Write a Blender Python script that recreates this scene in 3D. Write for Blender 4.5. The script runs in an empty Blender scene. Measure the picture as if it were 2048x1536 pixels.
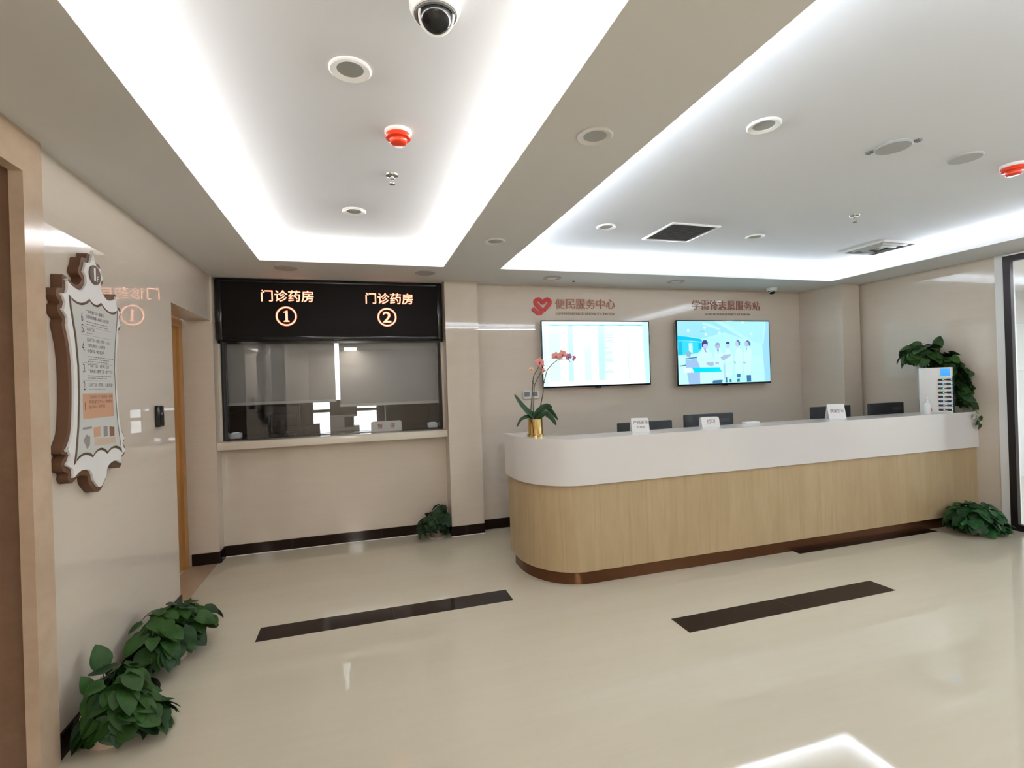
import bpy, bmesh, math, random
from math import sin, cos, pi, radians
from mathutils import Vector, Matrix

C = bpy.context.scene.collection
scene = bpy.context.scene

# ------------------------------------------------------------------ camera
W_PX, H_PX = 2048, 1536
F_PX = 1006.85
cam_d = bpy.data.cameras.new('camera')
cam = bpy.data.objects.new('camera', cam_d)
C.objects.link(cam)
cam_d.sensor_fit = 'HORIZONTAL'
cam_d.sensor_width = 36.0
cam_d.lens = 36.0 * F_PX / W_PX
cam_d.clip_start = 0.02
YAW, PITCH, ROLL = radians(16.919), radians(0.008), radians(-1.8725)
fwd = Vector((sin(YAW) * cos(PITCH), cos(YAW) * cos(PITCH), sin(PITCH)))
rgt = Vector((cos(YAW), -sin(YAW), 0))
upv = rgt.cross(fwd)
R2 = cos(ROLL) * rgt + sin(ROLL) * upv
U2 = -sin(ROLL) * rgt + cos(ROLL) * upv
m3 = Matrix((R2, U2, -fwd)).transposed()
cam.matrix_world = Matrix.Translation((0, 0, 1.5)) @ m3.to_4x4()
scene.camera = cam

# ------------------------------------------------------------------ view / world
scene.view_settings.view_transform = 'Standard'
scene.view_settings.look = 'None'
scene.view_settings.gamma = 1.0
scene.view_settings.use_curve_mapping = False
scene.view_settings.exposure = 0.09
world = bpy.data.worlds.new('world')
scene.world = world
world.use_nodes = True
bg = world.node_tree.nodes['Background']
bg.inputs['Color'].default_value = (0.93, 0.97, 1.0, 1)
bg.inputs['Strength'].default_value = 2.2

# ------------------------------------------------------------------ dimensions (metres)
XL, XR = -1.24, 5.76          # left wall, right wall
YB, YP, YC = 5.10, 5.20, 4.98  # back wall, pharmacy wall, pier face
ZC, ZU = 2.55, 2.70           # soffit, coffer ceiling
YN = -3.6                     # wall behind the camera
COFFERS = [(-0.727, 0.747, 0.5, 4.405), (1.262, 5.17, 0.5, 4.405)]

# ------------------------------------------------------------------ lights
def area(name, loc, size, size_y, power, color, direction):
    l = bpy.data.lights.new(name, 'AREA')
    l.shape = 'RECTANGLE'; l.size = size; l.size_y = size_y
    l.energy = power; l.color = color
    o = bpy.data.objects.new(name, l); C.objects.link(o)
    o.location = loc
    o.rotation_euler = Vector(direction).to_track_quat('-Z', 'Y').to_euler()
    return o

COVE_W = 12.2                  # watts per metre of cove
def cove_lights():
    for i, (x0, x1, y0, y1) in enumerate(COFFERS):
        k = (0.96, 1.10)[i]
        col = ((1.0, 0.965, 0.925), (0.86, 0.93, 1.0))[i]
        z, off = 2.612, 0.10
        L = (y1 - y0)
        for (xx, dx) in ((x0 - off, 1), (x1 + off, -1)):
            l = area('cove_light', (xx, (y0 + y1) / 2, z), 0.04, L + 0.1, COVE_W * L * k, col, (dx * 0.32, 0, 1))
            l.rotation_euler = Matrix(((0, 0, 0),) * 3).to_euler()
            zc = -Vector((dx * 0.32, 0, 1)).normalized()
            yc = Vector((0, 1, 0)); xc = yc.cross(zc)
            l.rotation_euler = Matrix((xc, yc, zc)).transposed().to_euler()
        L = (x1 - x0)
        for (yy, dy) in ((y0 - off, 1), (y1 + off, -1)):
            l = area('cove_light', ((x0 + x1) / 2, yy, z), L + 0.1, 0.04, COVE_W * L * k, col, (0, dy * 0.32, 1))
            zc = -Vector((0, dy * 0.32, 1)).normalized()
            xc = Vector((1, 0, 0)); yc = zc.cross(xc)
            l.rotation_euler = Matrix((xc, yc, zc)).transposed().to_euler()
cove_lights()
area('corridor_daylight_fill', (7.6, 0.8, 2.52), 2.2, 4.0, 200.0, (0.84, 0.92, 1.0), (0, 0, -1))  # added panel standing in for daylight beyond the glass entrance
area('unseen_lobby_light', (-0.18, -3.1, 2.53), 0.3, 0.9, 112.0, (1.0, 0.985, 0.965), (0, 0, -1))
area('unseen_lobby_light', (5.2, -1.0, 2.53), 0.5, 0.9, 66.0, (0.82, 0.91, 1.0), (0, 0, -1))  # added cool fill, unseen; its reflection falls behind the left television

# ------------------------------------------------------------------ materials
def mat(name, color, rough=0.5, metal=0.0, spec=0.5, emit=None, estr=0.0, coat=0.0, alpha=1.0, trans=0.0, ior=1.45):
    m = bpy.data.materials.new(name); m.use_nodes = True
    b = m.node_tree.nodes['Principled BSDF']
    b.inputs['Base Color'].default_value = (*color, 1)
    b.inputs['Roughness'].default_value = rough
    b.inputs['Metallic'].default_value = metal
    b.inputs['Specular IOR Level'].default_value = spec
    b.inputs['IOR'].default_value = ior
    b.inputs['Coat Weight'].default_value = coat
    b.inputs['Transmission Weight'].default_value = trans
    if emit:
        b.inputs['Emission Color'].default_value = (*emit, 1)
        b.inputs['Emission Strength'].default_value = estr
    return m

def nodes(m):
    nt = m.node_tree
    return nt, nt.nodes, nt.links, nt.nodes['Principled BSDF']

def mix(nt, fac, a, b, mode='MIX'):
    n = nt.nodes.new('ShaderNodeMix'); n.data_type = 'RGBA'; n.blend_type = mode
    if isinstance(fac, (int, float)): n.inputs[0].default_value = fac
    else: nt.links.new(fac, n.inputs[0])
    for v, i in ((a, 6), (b, 7)):
        if isinstance(v, tuple): n.inputs[i].default_value = (*v, 1)
        else: nt.links.new(v, n.inputs[i])
    return n.outputs[2]

def ramp(nt, src, lo, hi):
    n = nt.nodes.new('ShaderNodeMapRange'); nt.links.new(src, n.inputs[0])
    n.inputs[1].default_value = lo; n.inputs[2].default_value = hi
    return n.outputs[0]

def noise(nt, vec, scale, detail=4, rough=0.5):
    n = nt.nodes.new('ShaderNodeTexNoise'); nt.links.new(vec, n.inputs['Vector'])
    n.inputs['Scale'].default_value = scale; n.inputs['Detail'].default_value = detail
    n.inputs['Roughness'].default_value = rough
    return n.outputs['Fac']

def position(nt, scale=(1, 1, 1)):
    g = nt.nodes.new('ShaderNodeNewGeometry')
    mp = nt.nodes.new('ShaderNodeMapping'); nt.links.new(g.outputs['Position'], mp.inputs[0])
    mp.inputs['Scale'].default_value = scale
    return mp.outputs[0], g

def seam(nt, coord, start, pitch, half):
    """1 on a thin line every PITCH metres of COORD, else 0"""
    def op(o, a, b=None):
        n = nt.nodes.new('ShaderNodeMath'); n.operation = o
        for v, i in ((a, 0), (b, 1)):
            if v is None: continue
            if isinstance(v, (int, float)): n.inputs[i].default_value = v
            else: nt.links.new(v, n.inputs[i])
        return n.outputs[0]
    d = op('ADD', op('MULTIPLY', op('SUBTRACT', coord, start), 1 / pitch), 1000.5)
    d = op('ABSOLUTE', op('SUBTRACT', op('FRACT', d), 0.5))
    return op('LESS_THAN', d, half / pitch)

def stone(name, base, other, axis, h0, v0, pitch, rough, line, line_amt=0.5, half=0.0022, streak=(0.5, 0.5, 5.0), ior=1.5, spec=0.5):
    m = mat(name, base, rough, spec=spec, ior=ior)
    nt, ns, lk, b = nodes(m)
    v, g = position(nt, streak)
    n1 = noise(nt, v, 1.6, 6, 0.6)
    v2, _ = position(nt, (streak[0] * 4, streak[1] * 4, streak[2] * 4))
    n2 = noise(nt, v2, 2.0, 5, 0.65)
    f = nt.nodes.new('ShaderNodeMath'); f.operation = 'MULTIPLY_ADD'
    lk.new(n2, f.inputs[0]); f.inputs[1].default_value = 0.4; 
    h = nt.nodes.new('ShaderNodeMath'); h.operation = 'MULTIPLY'; lk.new(n1, h.inputs[0]); h.inputs[1].default_value = 0.6
    lk.new(h.outputs[0], f.inputs[2])
    col = mix(nt, ramp(nt, f.outputs[0], 0.35, 0.65), base, other)
    sp = nt.nodes.new('ShaderNodeSeparateXYZ'); lk.new(g.outputs['Position'], sp.inputs[0])
    ca, cb = axis
    s1 = seam(nt, sp.outputs[ca], h0, pitch, half)
    s2 = seam(nt, sp.outputs[cb], v0, pitch, half)
    mx = nt.nodes.new('ShaderNodeMath'); mx.operation = 'MAXIMUM'; lk.new(s1, mx.inputs[0]); lk.new(s2, mx.inputs[1])
    ml = nt.nodes.new('ShaderNodeMath'); ml.operation = 'MULTIPLY'; lk.new(mx.outputs[0], ml.inputs[0]); ml.inputs[1].default_value = line_amt
    col = mix(nt, ml.outputs[0], col, line)
    lk.new(col, b.inputs['Base Color'])
    return m

WALL_A, WALL_B = (0.615, 0.535, 0.447), (0.645, 0.565, 0.477)
M = {}
M['wall_y'] = stone('wall_tile_across', WALL_A, WALL_B, (0, 2), -0.62, 0.94, 0.8, 0.012, (0.60, 0.55, 0.49))
M['wall_x'] = stone('wall_tile_along', WALL_A, WALL_B, (1, 2), 4.06, 0.94, 0.8, 0.012, (0.60, 0.55, 0.49))
M['floor'] = stone('floor_tile', (0.560, 0.502, 0.385), (0.595, 0.536, 0.418), (0, 1), 0.17, 3.46, 0.82, 0.032, (0.54, 0.48, 0.38), 0.35, 0.0016, (0.25, 2.6, 1.0), spec=0.42)
M['dark_tile'] = stone('dark_tile', (0.017, 0.010, 0.007), (0.022, 0.013, 0.010), (0, 1), 0.17, 50.0, 0.82, 0.06, (0.06, 0.05, 0.05), 0.6, 0.002, spec=0.08)
M['marble'] = stone('warm_marble', (0.45, 0.325, 0.22), (0.54, 0.41, 0.30), (1, 2), 50.0, 50.3, 99.0, 0.12, (0.5, 0.4, 0.3), 0.0, 0.002, (1.2, 1.2, 1.2))
M['brown_marble'] = stone('brown_marble', (0.16, 0.09, 0.055), (0.23, 0.135, 0.085), (1, 2), 50.0, 50.3, 99.0, 0.25, (0.3, 0.2, 0.1), 0.0, 0.002, (1.2, 1.2, 1.2))
M['ceiling'] = mat('ceiling_paint', (0.74, 0.735, 0.73), 0.9, spec=0.2)
M['coffer'] = mat('cooled_coffer_paint', (0.735, 0.755, 0.79), 0.9, spec=0.2)  # blue tint put into the paint to offset warm light off the floor
M['white_paint'] = mat('white_paint', (0.78, 0.78, 0.77), 0.6)
M['white_plastic'] = mat('white_plastic', (0.78, 0.77, 0.75), 0.35)
M['white_gloss'] = mat('white_solid_surface', (0.70, 0.672, 0.65), 0.12, ior=1.5)
M['ledge'] = mat('cream_solid_surface', (0.72, 0.66, 0.56), 0.15)
M['black_gloss'] = mat('black_gloss', (0.008, 0.008, 0.009), 0.12)
M['black_matt'] = mat('black_matt', (0.010, 0.009, 0.009), 0.6)
M['led_black'] = mat('led_panel', (0.009, 0.0075, 0.007), 0.6, spec=0.12)
M['charcoal'] = mat('charcoal_plastic', (0.018, 0.020, 0.023), 0.5)
M['monitor_logo'] = mat('grey_mark', (0.06, 0.065, 0.07), 0.5)
M['dark_metal'] = mat('dark_metal', (0.030, 0.024, 0.024), 0.35, 0.6)
M['chrome'] = mat('chrome', (0.7, 0.7, 0.7), 0.15, 1.0)
M['grey_plastic'] = mat('grey_plastic', (0.42, 0.42, 0.41), 0.5)
M['lens'] = mat('lamp_lens', (0.40, 0.41, 0.40), 0.5)
M['mid_grey'] = mat('mid_grey', (0.18, 0.18, 0.18), 0.5)
M['slat_grey'] = mat('slat_grey', (0.30, 0.30, 0.31), 0.5)
M['red_plastic'] = mat('red_plastic', (0.72, 0.045, 0.012), 0.22)
M['gold'] = mat('gold_metal', (0.64, 0.46, 0.19), 0.12, 1.0)
M['plinth'] = mat('brown_metal', (0.13, 0.055, 0.025), 0.25, 0.75)
M['brown_body'] = mat('brown_lacquer', (0.105, 0.045, 0.020), 0.5)
M['brown_line'] = mat('dark_brown_line', (0.09, 0.055, 0.032), 0.5)
M['panel_grey'] = mat('panel_print', (0.56, 0.56, 0.53), 0.35)
M['ink'] = mat('ink', (0.07, 0.055, 0.055), 0.6)
M['ink_soft'] = mat('soft_ink', (0.25, 0.22, 0.21), 0.6)
M['salmon'] = mat('salmon_print', (0.50, 0.28, 0.17), 0.5)
M['salmon_ink'] = mat('salmon_ink', (0.20, 0.085, 0.045), 0.6)
M['logo_red'] = mat('logo_red', (0.50, 0.025, 0.022), 0.35)
M['copper_letter'] = mat('copper_letter', (0.46, 0.21, 0.14), 0.4)
M['brown_letter'] = mat('faded_copper_letter', (0.42, 0.21, 0.15), 0.4)
M['thin_letter'] = mat('thin_letter', (0.30, 0.22, 0.17), 0.5)
M['tent_ink'] = mat('sign_ink', (0.12, 0.07, 0.07), 0.6)
M['tent_red'] = mat('sign_red', (0.30, 0.04, 0.035), 0.6)
M['blind'] = mat('blind_fabric', (0.46, 0.46, 0.455), 0.85, spec=0.2)
M['blind_rail'] = mat('blind_rail', (0.62, 0.64, 0.62), 0.5)
M['grey_stone'] = mat('grey_stone', (0.16, 0.155, 0.145), 0.08)
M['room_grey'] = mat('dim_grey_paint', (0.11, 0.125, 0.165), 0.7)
M['pot'] = mat('clay_plastic', (0.20, 0.16, 0.13), 0.5)
M['pot_cream'] = mat('cream_pot', (0.52, 0.40, 0.30), 0.5)
M['soil'] = mat('soil', (0.02, 0.014, 0.010), 0.9)
M['stem'] = mat('green_stem', (0.06, 0.12, 0.03), 0.5)
M['orchid_stem'] = mat('orchid_stem', (0.055, 0.04, 0.025), 0.5)
M['petal'] = mat('pink_petal', (0.72, 0.30, 0.27), 0.55)
M['petal_violet'] = mat('violet_petal', (0.42, 0.14, 0.30), 0.55)
M['petal_pale'] = mat('pale_petal', (0.72, 0.52, 0.34), 0.55)
M['petal_core'] = mat('petal_core', (0.45, 0.03, 0.06), 0.5)
M['silver'] = mat('silver_bezel', (0.45, 0.46, 0.48), 0.3, 0.6)
M['tv_black'] = mat('tv_bezel_glow_tint', (0.008, 0.010, 0.022), 0.12)  # blue of the screen glow is mixed into the black
M['paper'] = mat('paper', (0.8, 0.8, 0.79), 0.7)
M['sand'] = mat('threshold_stone', (0.42, 0.30, 0.20), 0.15)
M['glass'] = None

def wood_mat(name, a, b_, rough):
    m = mat(name, a, rough)
    nt, ns, lk, b = nodes(m)
    v, g = position(nt, (6, 6, 1.1))
    n1 = noise(nt, v, 1.5, 5, 0.6)
    v2, _ = position(nt, (42, 42, 1.6))
    n2 = noise(nt, v2, 1.0, 3, 0.6)
    c1 = mix(nt, ramp(nt, n1, 0.35, 0.68), a, b_)
    c2 = mix(nt, ramp(nt, n2, 0.52, 0.75), c1, tuple(x * 0.93 for x in a))
    lk.new(c2, b.inputs['Base Color'])
    return m
M['wood'] = wood_mat('light_oak', (0.395, 0.288, 0.158), (0.445, 0.332, 0.192), 0.42)
M['door_wood'] = wood_mat('honey_oak', (0.42, 0.20, 0.06), (0.48, 0.24, 0.08), 0.4)

def leaf_mat(name, a, b_):
    m = mat(name, a, 0.45, spec=0.3)
    nt, ns, lk, b = nodes(m)
    v, g = position(nt)
    n1 = noise(nt, v, 14.0, 2, 0.5)
    lk.new(mix(nt, ramp(nt, n1, 0.35, 0.65), a, b_), b.inputs['Base Color'])
    return m
M['leaf'] = leaf_mat('pothos_leaf', (0.012, 0.042, 0.006), (0.026, 0.074, 0.012))
M['leaf_dark'] = leaf_mat('dark_pothos_leaf', (0.008, 0.026, 0.009), (0.016, 0.046, 0.014))
M['leaf_vivid'] = leaf_mat('vivid_leaf', (0.006, 0.048, 0.009), (0.014, 0.082, 0.015))
M['orchid_leaf'] = leaf_mat('orchid_leaf', (0.015, 0.045, 0.018), (0.03, 0.075, 0.03))
M['leaf_pale'] = mat('cream_leaf', (0.45, 0.46, 0.36), 0.5)

def glass_mat():
    m = bpy.data.materials.new('window_glass'); m.use_nodes = True
    nt = m.node_tree; nt.nodes.clear()
    out = nt.nodes.new('ShaderNodeOutputMaterial')
    t = nt.nodes.new('ShaderNodeBsdfTransparent'); t.inputs[0].default_value = (0.96, 0.965, 0.97, 1)
    g = nt.nodes.new('ShaderNodeBsdfGlossy'); g.inputs['Roughness'].default_value = 0.0
    fr = nt.nodes.new('ShaderNodeFresnel'); fr.inputs[0].default_value = 1.52
    mx = nt.nodes.new('ShaderNodeMixShader')
    nt.links.new(fr.outputs[0], mx.inputs[0]); nt.links.new(t.outputs[0], mx.inputs[1]); nt.links.new(g.outputs[0], mx.inputs[2])
    nt.links.new(mx.outputs[0], out.inputs[0])
    return m
M['glass'] = glass_mat()

def emit_mat(name, color, strength):
    return mat(name, (0.01, 0.01, 0.01), 0.3, emit=color, estr=strength)
M['led_text'] = emit_mat('led_text', (1.0, 0.37, 0.23), 2.3)
M['led_halo'] = emit_mat('led_halo', (1.0, 0.16, 0.05), 0.5)
M['screen_blue'] = emit_mat('small_screen', (0.05, 0.38, 0.95), 1.0)
M['led_blue'] = emit_mat('blue_indicator', (0.18, 0.42, 1.0), 1.6)
M['led_violet'] = emit_mat('violet_indicator', (0.75, 0.35, 1.0), 1.3)
M['led_green'] = emit_mat('green_indicator', (0.2, 1.0, 0.6), 1.2)
M['reader_screen'] = emit_mat('reader_screen', (0.45, 0.75, 0.9), 0.8)

def screen_mat(strength):
    m = bpy.data.materials.new('lit_screen'); m.use_nodes = True
    nt = m.node_tree; b = nt.nodes['Principled BSDF']
    b.inputs['Base Color'].default_value = (0.005, 0.005, 0.006, 1)
    b.inputs['Roughness'].default_value = 0.15
    a = nt.nodes.new('ShaderNodeAttribute'); a.attribute_name = 'screen_image'
    nt.links.new(a.outputs['Color'], b.inputs['Emission Color'])
    b.inputs['Emission Strength'].default_value = strength
    return m
M['screen'] = screen_mat(1.0)

# ------------------------------------------------------------------ mesh helpers
class MB:
    """collects shapes; build() links them as ONE mesh object"""
    def __init__(self):
        self.bm = bmesh.new(); self.mats = []; self.cols = {}
    def mi(self, m):
        if m is None: return 0
        if m not in self.mats: self.mats.append(m)
        return self.mats.index(m)
    def box(self, x0, x1, y0, y1, z0, z1, bevel=0.0, seg=2, m=None, tf=None):
        b2 = bmesh.new()
        bmesh.ops.create_cube(b2, size=1.0)
        bmesh.ops.scale(b2, vec=(abs(x1 - x0), abs(y1 - y0), abs(z1 - z0)), verts=b2.verts)
        bmesh.ops.translate(b2, vec=((x0 + x1) / 2, (y0 + y1) / 2, (z0 + z1) / 2), verts=b2.verts)
        if bevel > 0:
            bmesh.ops.bevel(b2, geom=list(b2.edges), offset=bevel, segments=seg, affect='EDGES', profile=0.5)
        self.merge(b2, m, tf); return self
    def merge(self, b2, m=None, tf=None):
        if tf is not None: bmesh.ops.transform(b2, matrix=tf, verts=b2.verts)
        k = self.mi(m); mp = {}
        for v in b2.verts: mp[v] = self.bm.verts.new(v.co)
        for f in b2.faces:
            try:
                nf = self.bm.faces.new([mp[v] for v in f.verts]); nf.material_index = k
            except ValueError: pass
        b2.free()
    def face(self, pts, m=None):
        vs = [self.bm.verts.new(p) for p in pts]
        f = self.bm.faces.new(vs); f.material_index = self.mi(m); return f
    def prism(self, pts2, place, d0, d1, m=None):
        """pts2 polygon extruded; place(u, v, d) -> world point"""
        n = len(pts2)
        A = [self.bm.verts.new(place(u, v, d0)) for u, v in pts2]
        B = [self.bm.verts.new(place(u, v, d1)) for u, v in pts2]
        k = self.mi(m)
        for i in range(n):
            j = (i + 1) % n
            self.bm.faces.new((A[i], A[j], B[j], B[i])).material_index = k
        eA = [self.bm.edges.get((A[i], A[(i + 1) % n])) for i in range(n)]
        eB = [self.bm.edges.get((B[i], B[(i + 1) % n])) for i in range(n)]
        for e in (eA, eB):
            r = bmesh.ops.triangle_fill(self.bm, edges=e, use_beauty=True, use_dissolve=False)
            for f in r['geom']:
                if isinstance(f, bmesh.types.BMFace): f.material_index = k
        return self
    def lathe(self, prof, seg=32, center=(0, 0, 0), tf=None, m=None, cap=True):
        b2 = bmesh.new(); rings = []
        for r, z in prof:
            if r < 1e-6: rings.append([b2.verts.new((0, 0, z))])
            else: rings.append([b2.verts.new((r * cos(2 * pi * i / seg), r * sin(2 * pi * i / seg), z)) for i in range(seg)])
        for a, b in zip(rings, rings[1:]):
            for i in range(seg):
                j = (i + 1) % seg
                if len(a) == 1 and len(b) == 1: continue
                if len(a) == 1: b2.faces.new((a[0], b[j], b[i]))
                elif len(b) == 1: b2.faces.new((a[i], a[j], b[0]))
                else: b2.faces.new((a[i], a[j], b[j], b[i]))
        if cap:
            for rg in (rings[0], rings[-1]):
                if len(rg) > 2:
                    try: b2.faces.new(rg)
                    except ValueError: pass
        T = Matrix.Translation(center)
        self.merge(b2, m, T @ tf if tf is not None else T); return self
    def tube(self, pts, r, seg=8, m=None):
        pts = [Vector(p) for p in pts]; n = len(pts)
        rr = r if isinstance(r, (list, tuple)) else [r] * n
        k = self.mi(m); rings = []; prev = None
        for i, p in enumerate(pts):
            t = (pts[min(i + 1, n - 1)] - pts[max(i - 1, 0)]).normalized()
            if prev is None:
                a = Vector((0, 0, 1)) if abs(t.z) < 0.9 else Vector((1, 0, 0))
                u = t.cross(a).normalized()
            else:
                u = (prev - t * prev.dot(t)).normalized()
            prev = u; w = t.cross(u)
            rings.append([self.bm.verts.new(p + rr[i] * (cos(2 * pi * j / seg) * u + sin(2 * pi * j / seg) * w)) for j in range(seg)])
        for a, b in zip(rings, rings[1:]):
            for j in range(seg):
                q = (j + 1) % seg
                self.bm.faces.new((a[j], a[q], b[q], b[j])).material_index = k
        for rg in (rings[0], rings[-1]):
            self.bm.faces.new(rg).material_index = k
        return self
    def build(self, name, material=None, parent=None, smooth=True, angle=35, recalc=True, kind=None, label=None):
        if material is not None and not self.mats: self.mats = [material]
        if recalc: bmesh.ops.recalc_face_normals(self.bm, faces=self.bm.faces)
        if parent is not None:
            top = parent
            while top.parent is not None: top = top.parent
            if top.type == 'EMPTY': bmesh.ops.translate(self.bm, vec=-Vector(top.location), verts=self.bm.verts)
        me = bpy.data.meshes.new(name); self.bm.to_mesh(me); self.bm.free()
        for mm in self.mats: me.materials.append(mm)
        if smooth:
            for p in me.polygons: p.use_smooth = True
            try: me.set_sharp_from_angle(angle=radians(angle))
            except Exception: pass
        o = bpy.data.objects.new(name, me); C.objects.link(o)
        if parent is not None:
            o.parent = parent
        if kind: o['kind'] = kind
        if label: o['label'] = label
        return o

def thing(name, label, cat, loc=(0, 0, 0), group=None):
    o = bpy.data.objects.new(name, None); C.objects.link(o)
    o.empty_display_size = 0.1
    o.location = loc; o['label'] = label; o['category'] = cat
    if group: o['group'] = group
    return o
def tag(o, label, cat, group=None):
    o['label'] = label; o['category'] = cat
    if group: o['group'] = group
    return o
def dup(root, loc, label, group=None):
    r = root.copy(); C.objects.link(r); r.location = loc
    r['label'] = label
    if group: r['group'] = group
    for ch in list(root.children):
        c = ch.copy(); C.objects.link(c); c.parent = r
        for g in ch.children:
            d = g.copy(); C.objects.link(d); d.parent = c
    return r

# place functions: u right as seen by the viewer, v up, d towards the viewer
def on_back(y):
    return lambda u, v, d=0.0: Vector((u, y - d, v))
def on_left(x):
    return lambda u, v, d=0.0: Vector((x + d, u, v))

def text_bm(s, bold=0.0, extrude=0.0, res=4):
    cu = bpy.data.curves.new('lettering', 'FONT')
    cu.body = s; cu.size = 1.0; cu.offset = bold; cu.extrude = extrude; cu.resolution_u = res
    cu.align_x = 'LEFT'
    o = bpy.data.objects.new('lettering', cu); C.objects.link(o)
    dg = bpy.context.evaluated_depsgraph_get(); dg.update()
    me = bpy.data.meshes.new_from_object(o.evaluated_get(dg))
    b = bmesh.new(); b.from_mesh(me)
    bpy.data.objects.remove(o); bpy.data.curves.remove(cu); bpy.data.meshes.remove(me)
    return b
def add_text(mb, s, place, u0, v0, w=None, h=None, bold=0.0, depth=0.0, base=0.0, m=None, align='C'):
    """text fitted to width w and / or height h around (u0, v0)"""
    b = text_bm(s, bold, 0.5 if depth > 0 else 0.0)
    xs = [v.co.x for v in b.verts]; ys = [v.co.y for v in b.verts]
    if not xs: b.free(); return
    bw, bh = max(xs) - min(xs), max(ys) - min(ys)
    sx = (w / bw) if w else None; sy = (h / bh) if h else None
    if sx is None: sx = sy
    if sy is None: sy = sx
    cx, cy = (max(xs) + min(xs)) / 2, (max(ys) + min(ys)) / 2
    if align == 'L': cx = min(xs)
    for v in b.verts:
        v.co = place(u0 + (v.co.x - cx) * sx, v0 + (v.co.y - cy) * sy, base + (v.co.z + 0.5) * depth if depth > 0 else base)
    mb.merge(b, m)

# ================================================================== ROOM SHELL
def struct(mb, name, m, parent=None, smooth=True):
    return mb.build(name, m, parent, smooth, kind='structure')

b = MB(); b.box(-1.9, 9.2, YN - 0.1, 6.9, -0.12, 0.0)
floor = struct(b, 'floor', M['floor'])
FLOOR_STRIPS = [(-0.645, 0.98, 3.357, 3.548), (1.82, 3.477, 2.550, 2.735), (3.487, 5.117, 3.345, 3.46)]
for s in FLOOR_STRIPS:
    b = MB(); b.box(s[0], s[1], s[2], s[3], -0.01, 0.0006)
    o = struct(b, 'inlay_strip', M['dark_tile'], floor)
b = MB(); b.box(-1.47, XL, 4.062, 5.035, -0.01, 0.0006)
struct(b, 'threshold', M['sand'], floor)

# ceiling: soffit with two openings, trays above them
b = MB()
xs = [-1.9, COFFERS[0][0], COFFERS[0][1], COFFERS[1][0], COFFERS[1][1], 9.2]
T = 0.03
b.box(-1.9, 9.2, 4.405, 5.3, ZC, ZC + T)
b.box(-1.9, 9.2, YN - 0.1, 0.5, ZC, ZC + T)
for i in (0, 2, 4):
    b.box(xs[i], xs[i + 1], 0.5, 4.405, ZC, ZC + T)
for (x0, x1, y0, y1) in COFFERS:      # lips that hide the strips
    t = 0.014; z0, z1 = ZC + T + 0.0004, ZC + 0.046; g = 0.0015
    b.box(x0 - t, x0 - g, y0 - t, y1 + t, z0, z1); b.box(x1 + g, x1 + t, y0 - t, y1 + t, z0, z1)
    b.box(x0 - g, x1 + g, y0 - t, y0 - g, z0, z1); b.box(x0 - g, x1 + g, y1 + g, y1 + t, z0, z1)
ceiling = struct(b, 'ceiling', M['ceiling'], smooth=False)
for (x0, x1, y0, y1) in COFFERS:
    e = 0.19; b = MB()
    b.box(x0 - e - 0.02, x1 + e + 0.02, y0 - e - 0.02, y1 + e + 0.02, ZU, ZU + 0.03)
    for q in ((x0 - e - 0.02, x0 - e, y0 - e, y1 + e), (x1 + e, x1 + e + 0.02, y0 - e, y1 + e), (x0 - e, x1 + e, y0 - e - 0.02, y0 - e), (x0 - e, x1 + e, y1 + e, y1 + e + 0.02)):
        b.box(q[0], q[1], q[2], q[3], ZC + T, ZU)
    struct(b, 'coffer_tray', M['coffer'], ceiling, smooth=False)

# left wall with the doorway
b = MB()
b.box(XL - 0.2, XL, 2.53, 4.06, 0, ZC); b.box(XL - 0.2, XL, 4.06, 5.04, 2.15, ZC)
b.box(XL - 0.2, XL, YN, 1.0, 0, ZC)
struct(b, 'wall_left', M['wall_x'])
b = MB()
b.box(XL - 0.235, XL + 0.015, 5.04, 5.35, 0, ZC)
struct(b, 'wall_left_return', M['wall_y'])
# wood door in the doorway
b = MB(); b.box(-1.53, -1.485, 3.98, 5.06, 0.0, 2.17)
door1 = struct(b, 'door_1', M['door_wood'])
b = MB(); b.box(-1.485, -1.462, 4.95, 5.037, 0.0, 2.149); b.box(-1.485, -1.462, 4.065, 4.95, 2.08, 2.149); b.box(-1.485, -1.462, 4.065, 4.14, 0, 2.08)
struct(b, 'door_frame', M['door_wood'], door1)

# marble portal at the far left
b = MB()
b.box(XL - 0.02, XL + 0.022, 2.415, 2.532, 0, ZC); b.box(XL - 0.02, XL + 0.022, 0.9, 2.415, 2.40, ZC); b.box(XL - 0.02, XL + 0.022, 0.75, 0.9, 0, ZC)
struct(b, 'trim_1', M['marble'])
b = MB()
b.box(XL - 0.33, XL - 0.02, 2.415, 2.52, 0, 2.46); b.box(XL - 0.33, XL - 0.02, 0.85, 2.415, 2.40, 2.46); b.box(XL - 0.40, XL - 0.33, 0.75, 2.55, 0, 2.46)
struct(b, 'door_2', M['brown_marble'])
b = MB()
b.box(XL - 0.02, XL + 0.026, 2.398, 2.414, 0, 2.399); b.box(XL - 0.02, XL + 0.026, 0.9, 2.398, 2.384, 2.399)
struct(b, 'trim_2', M['marble'])

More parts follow.
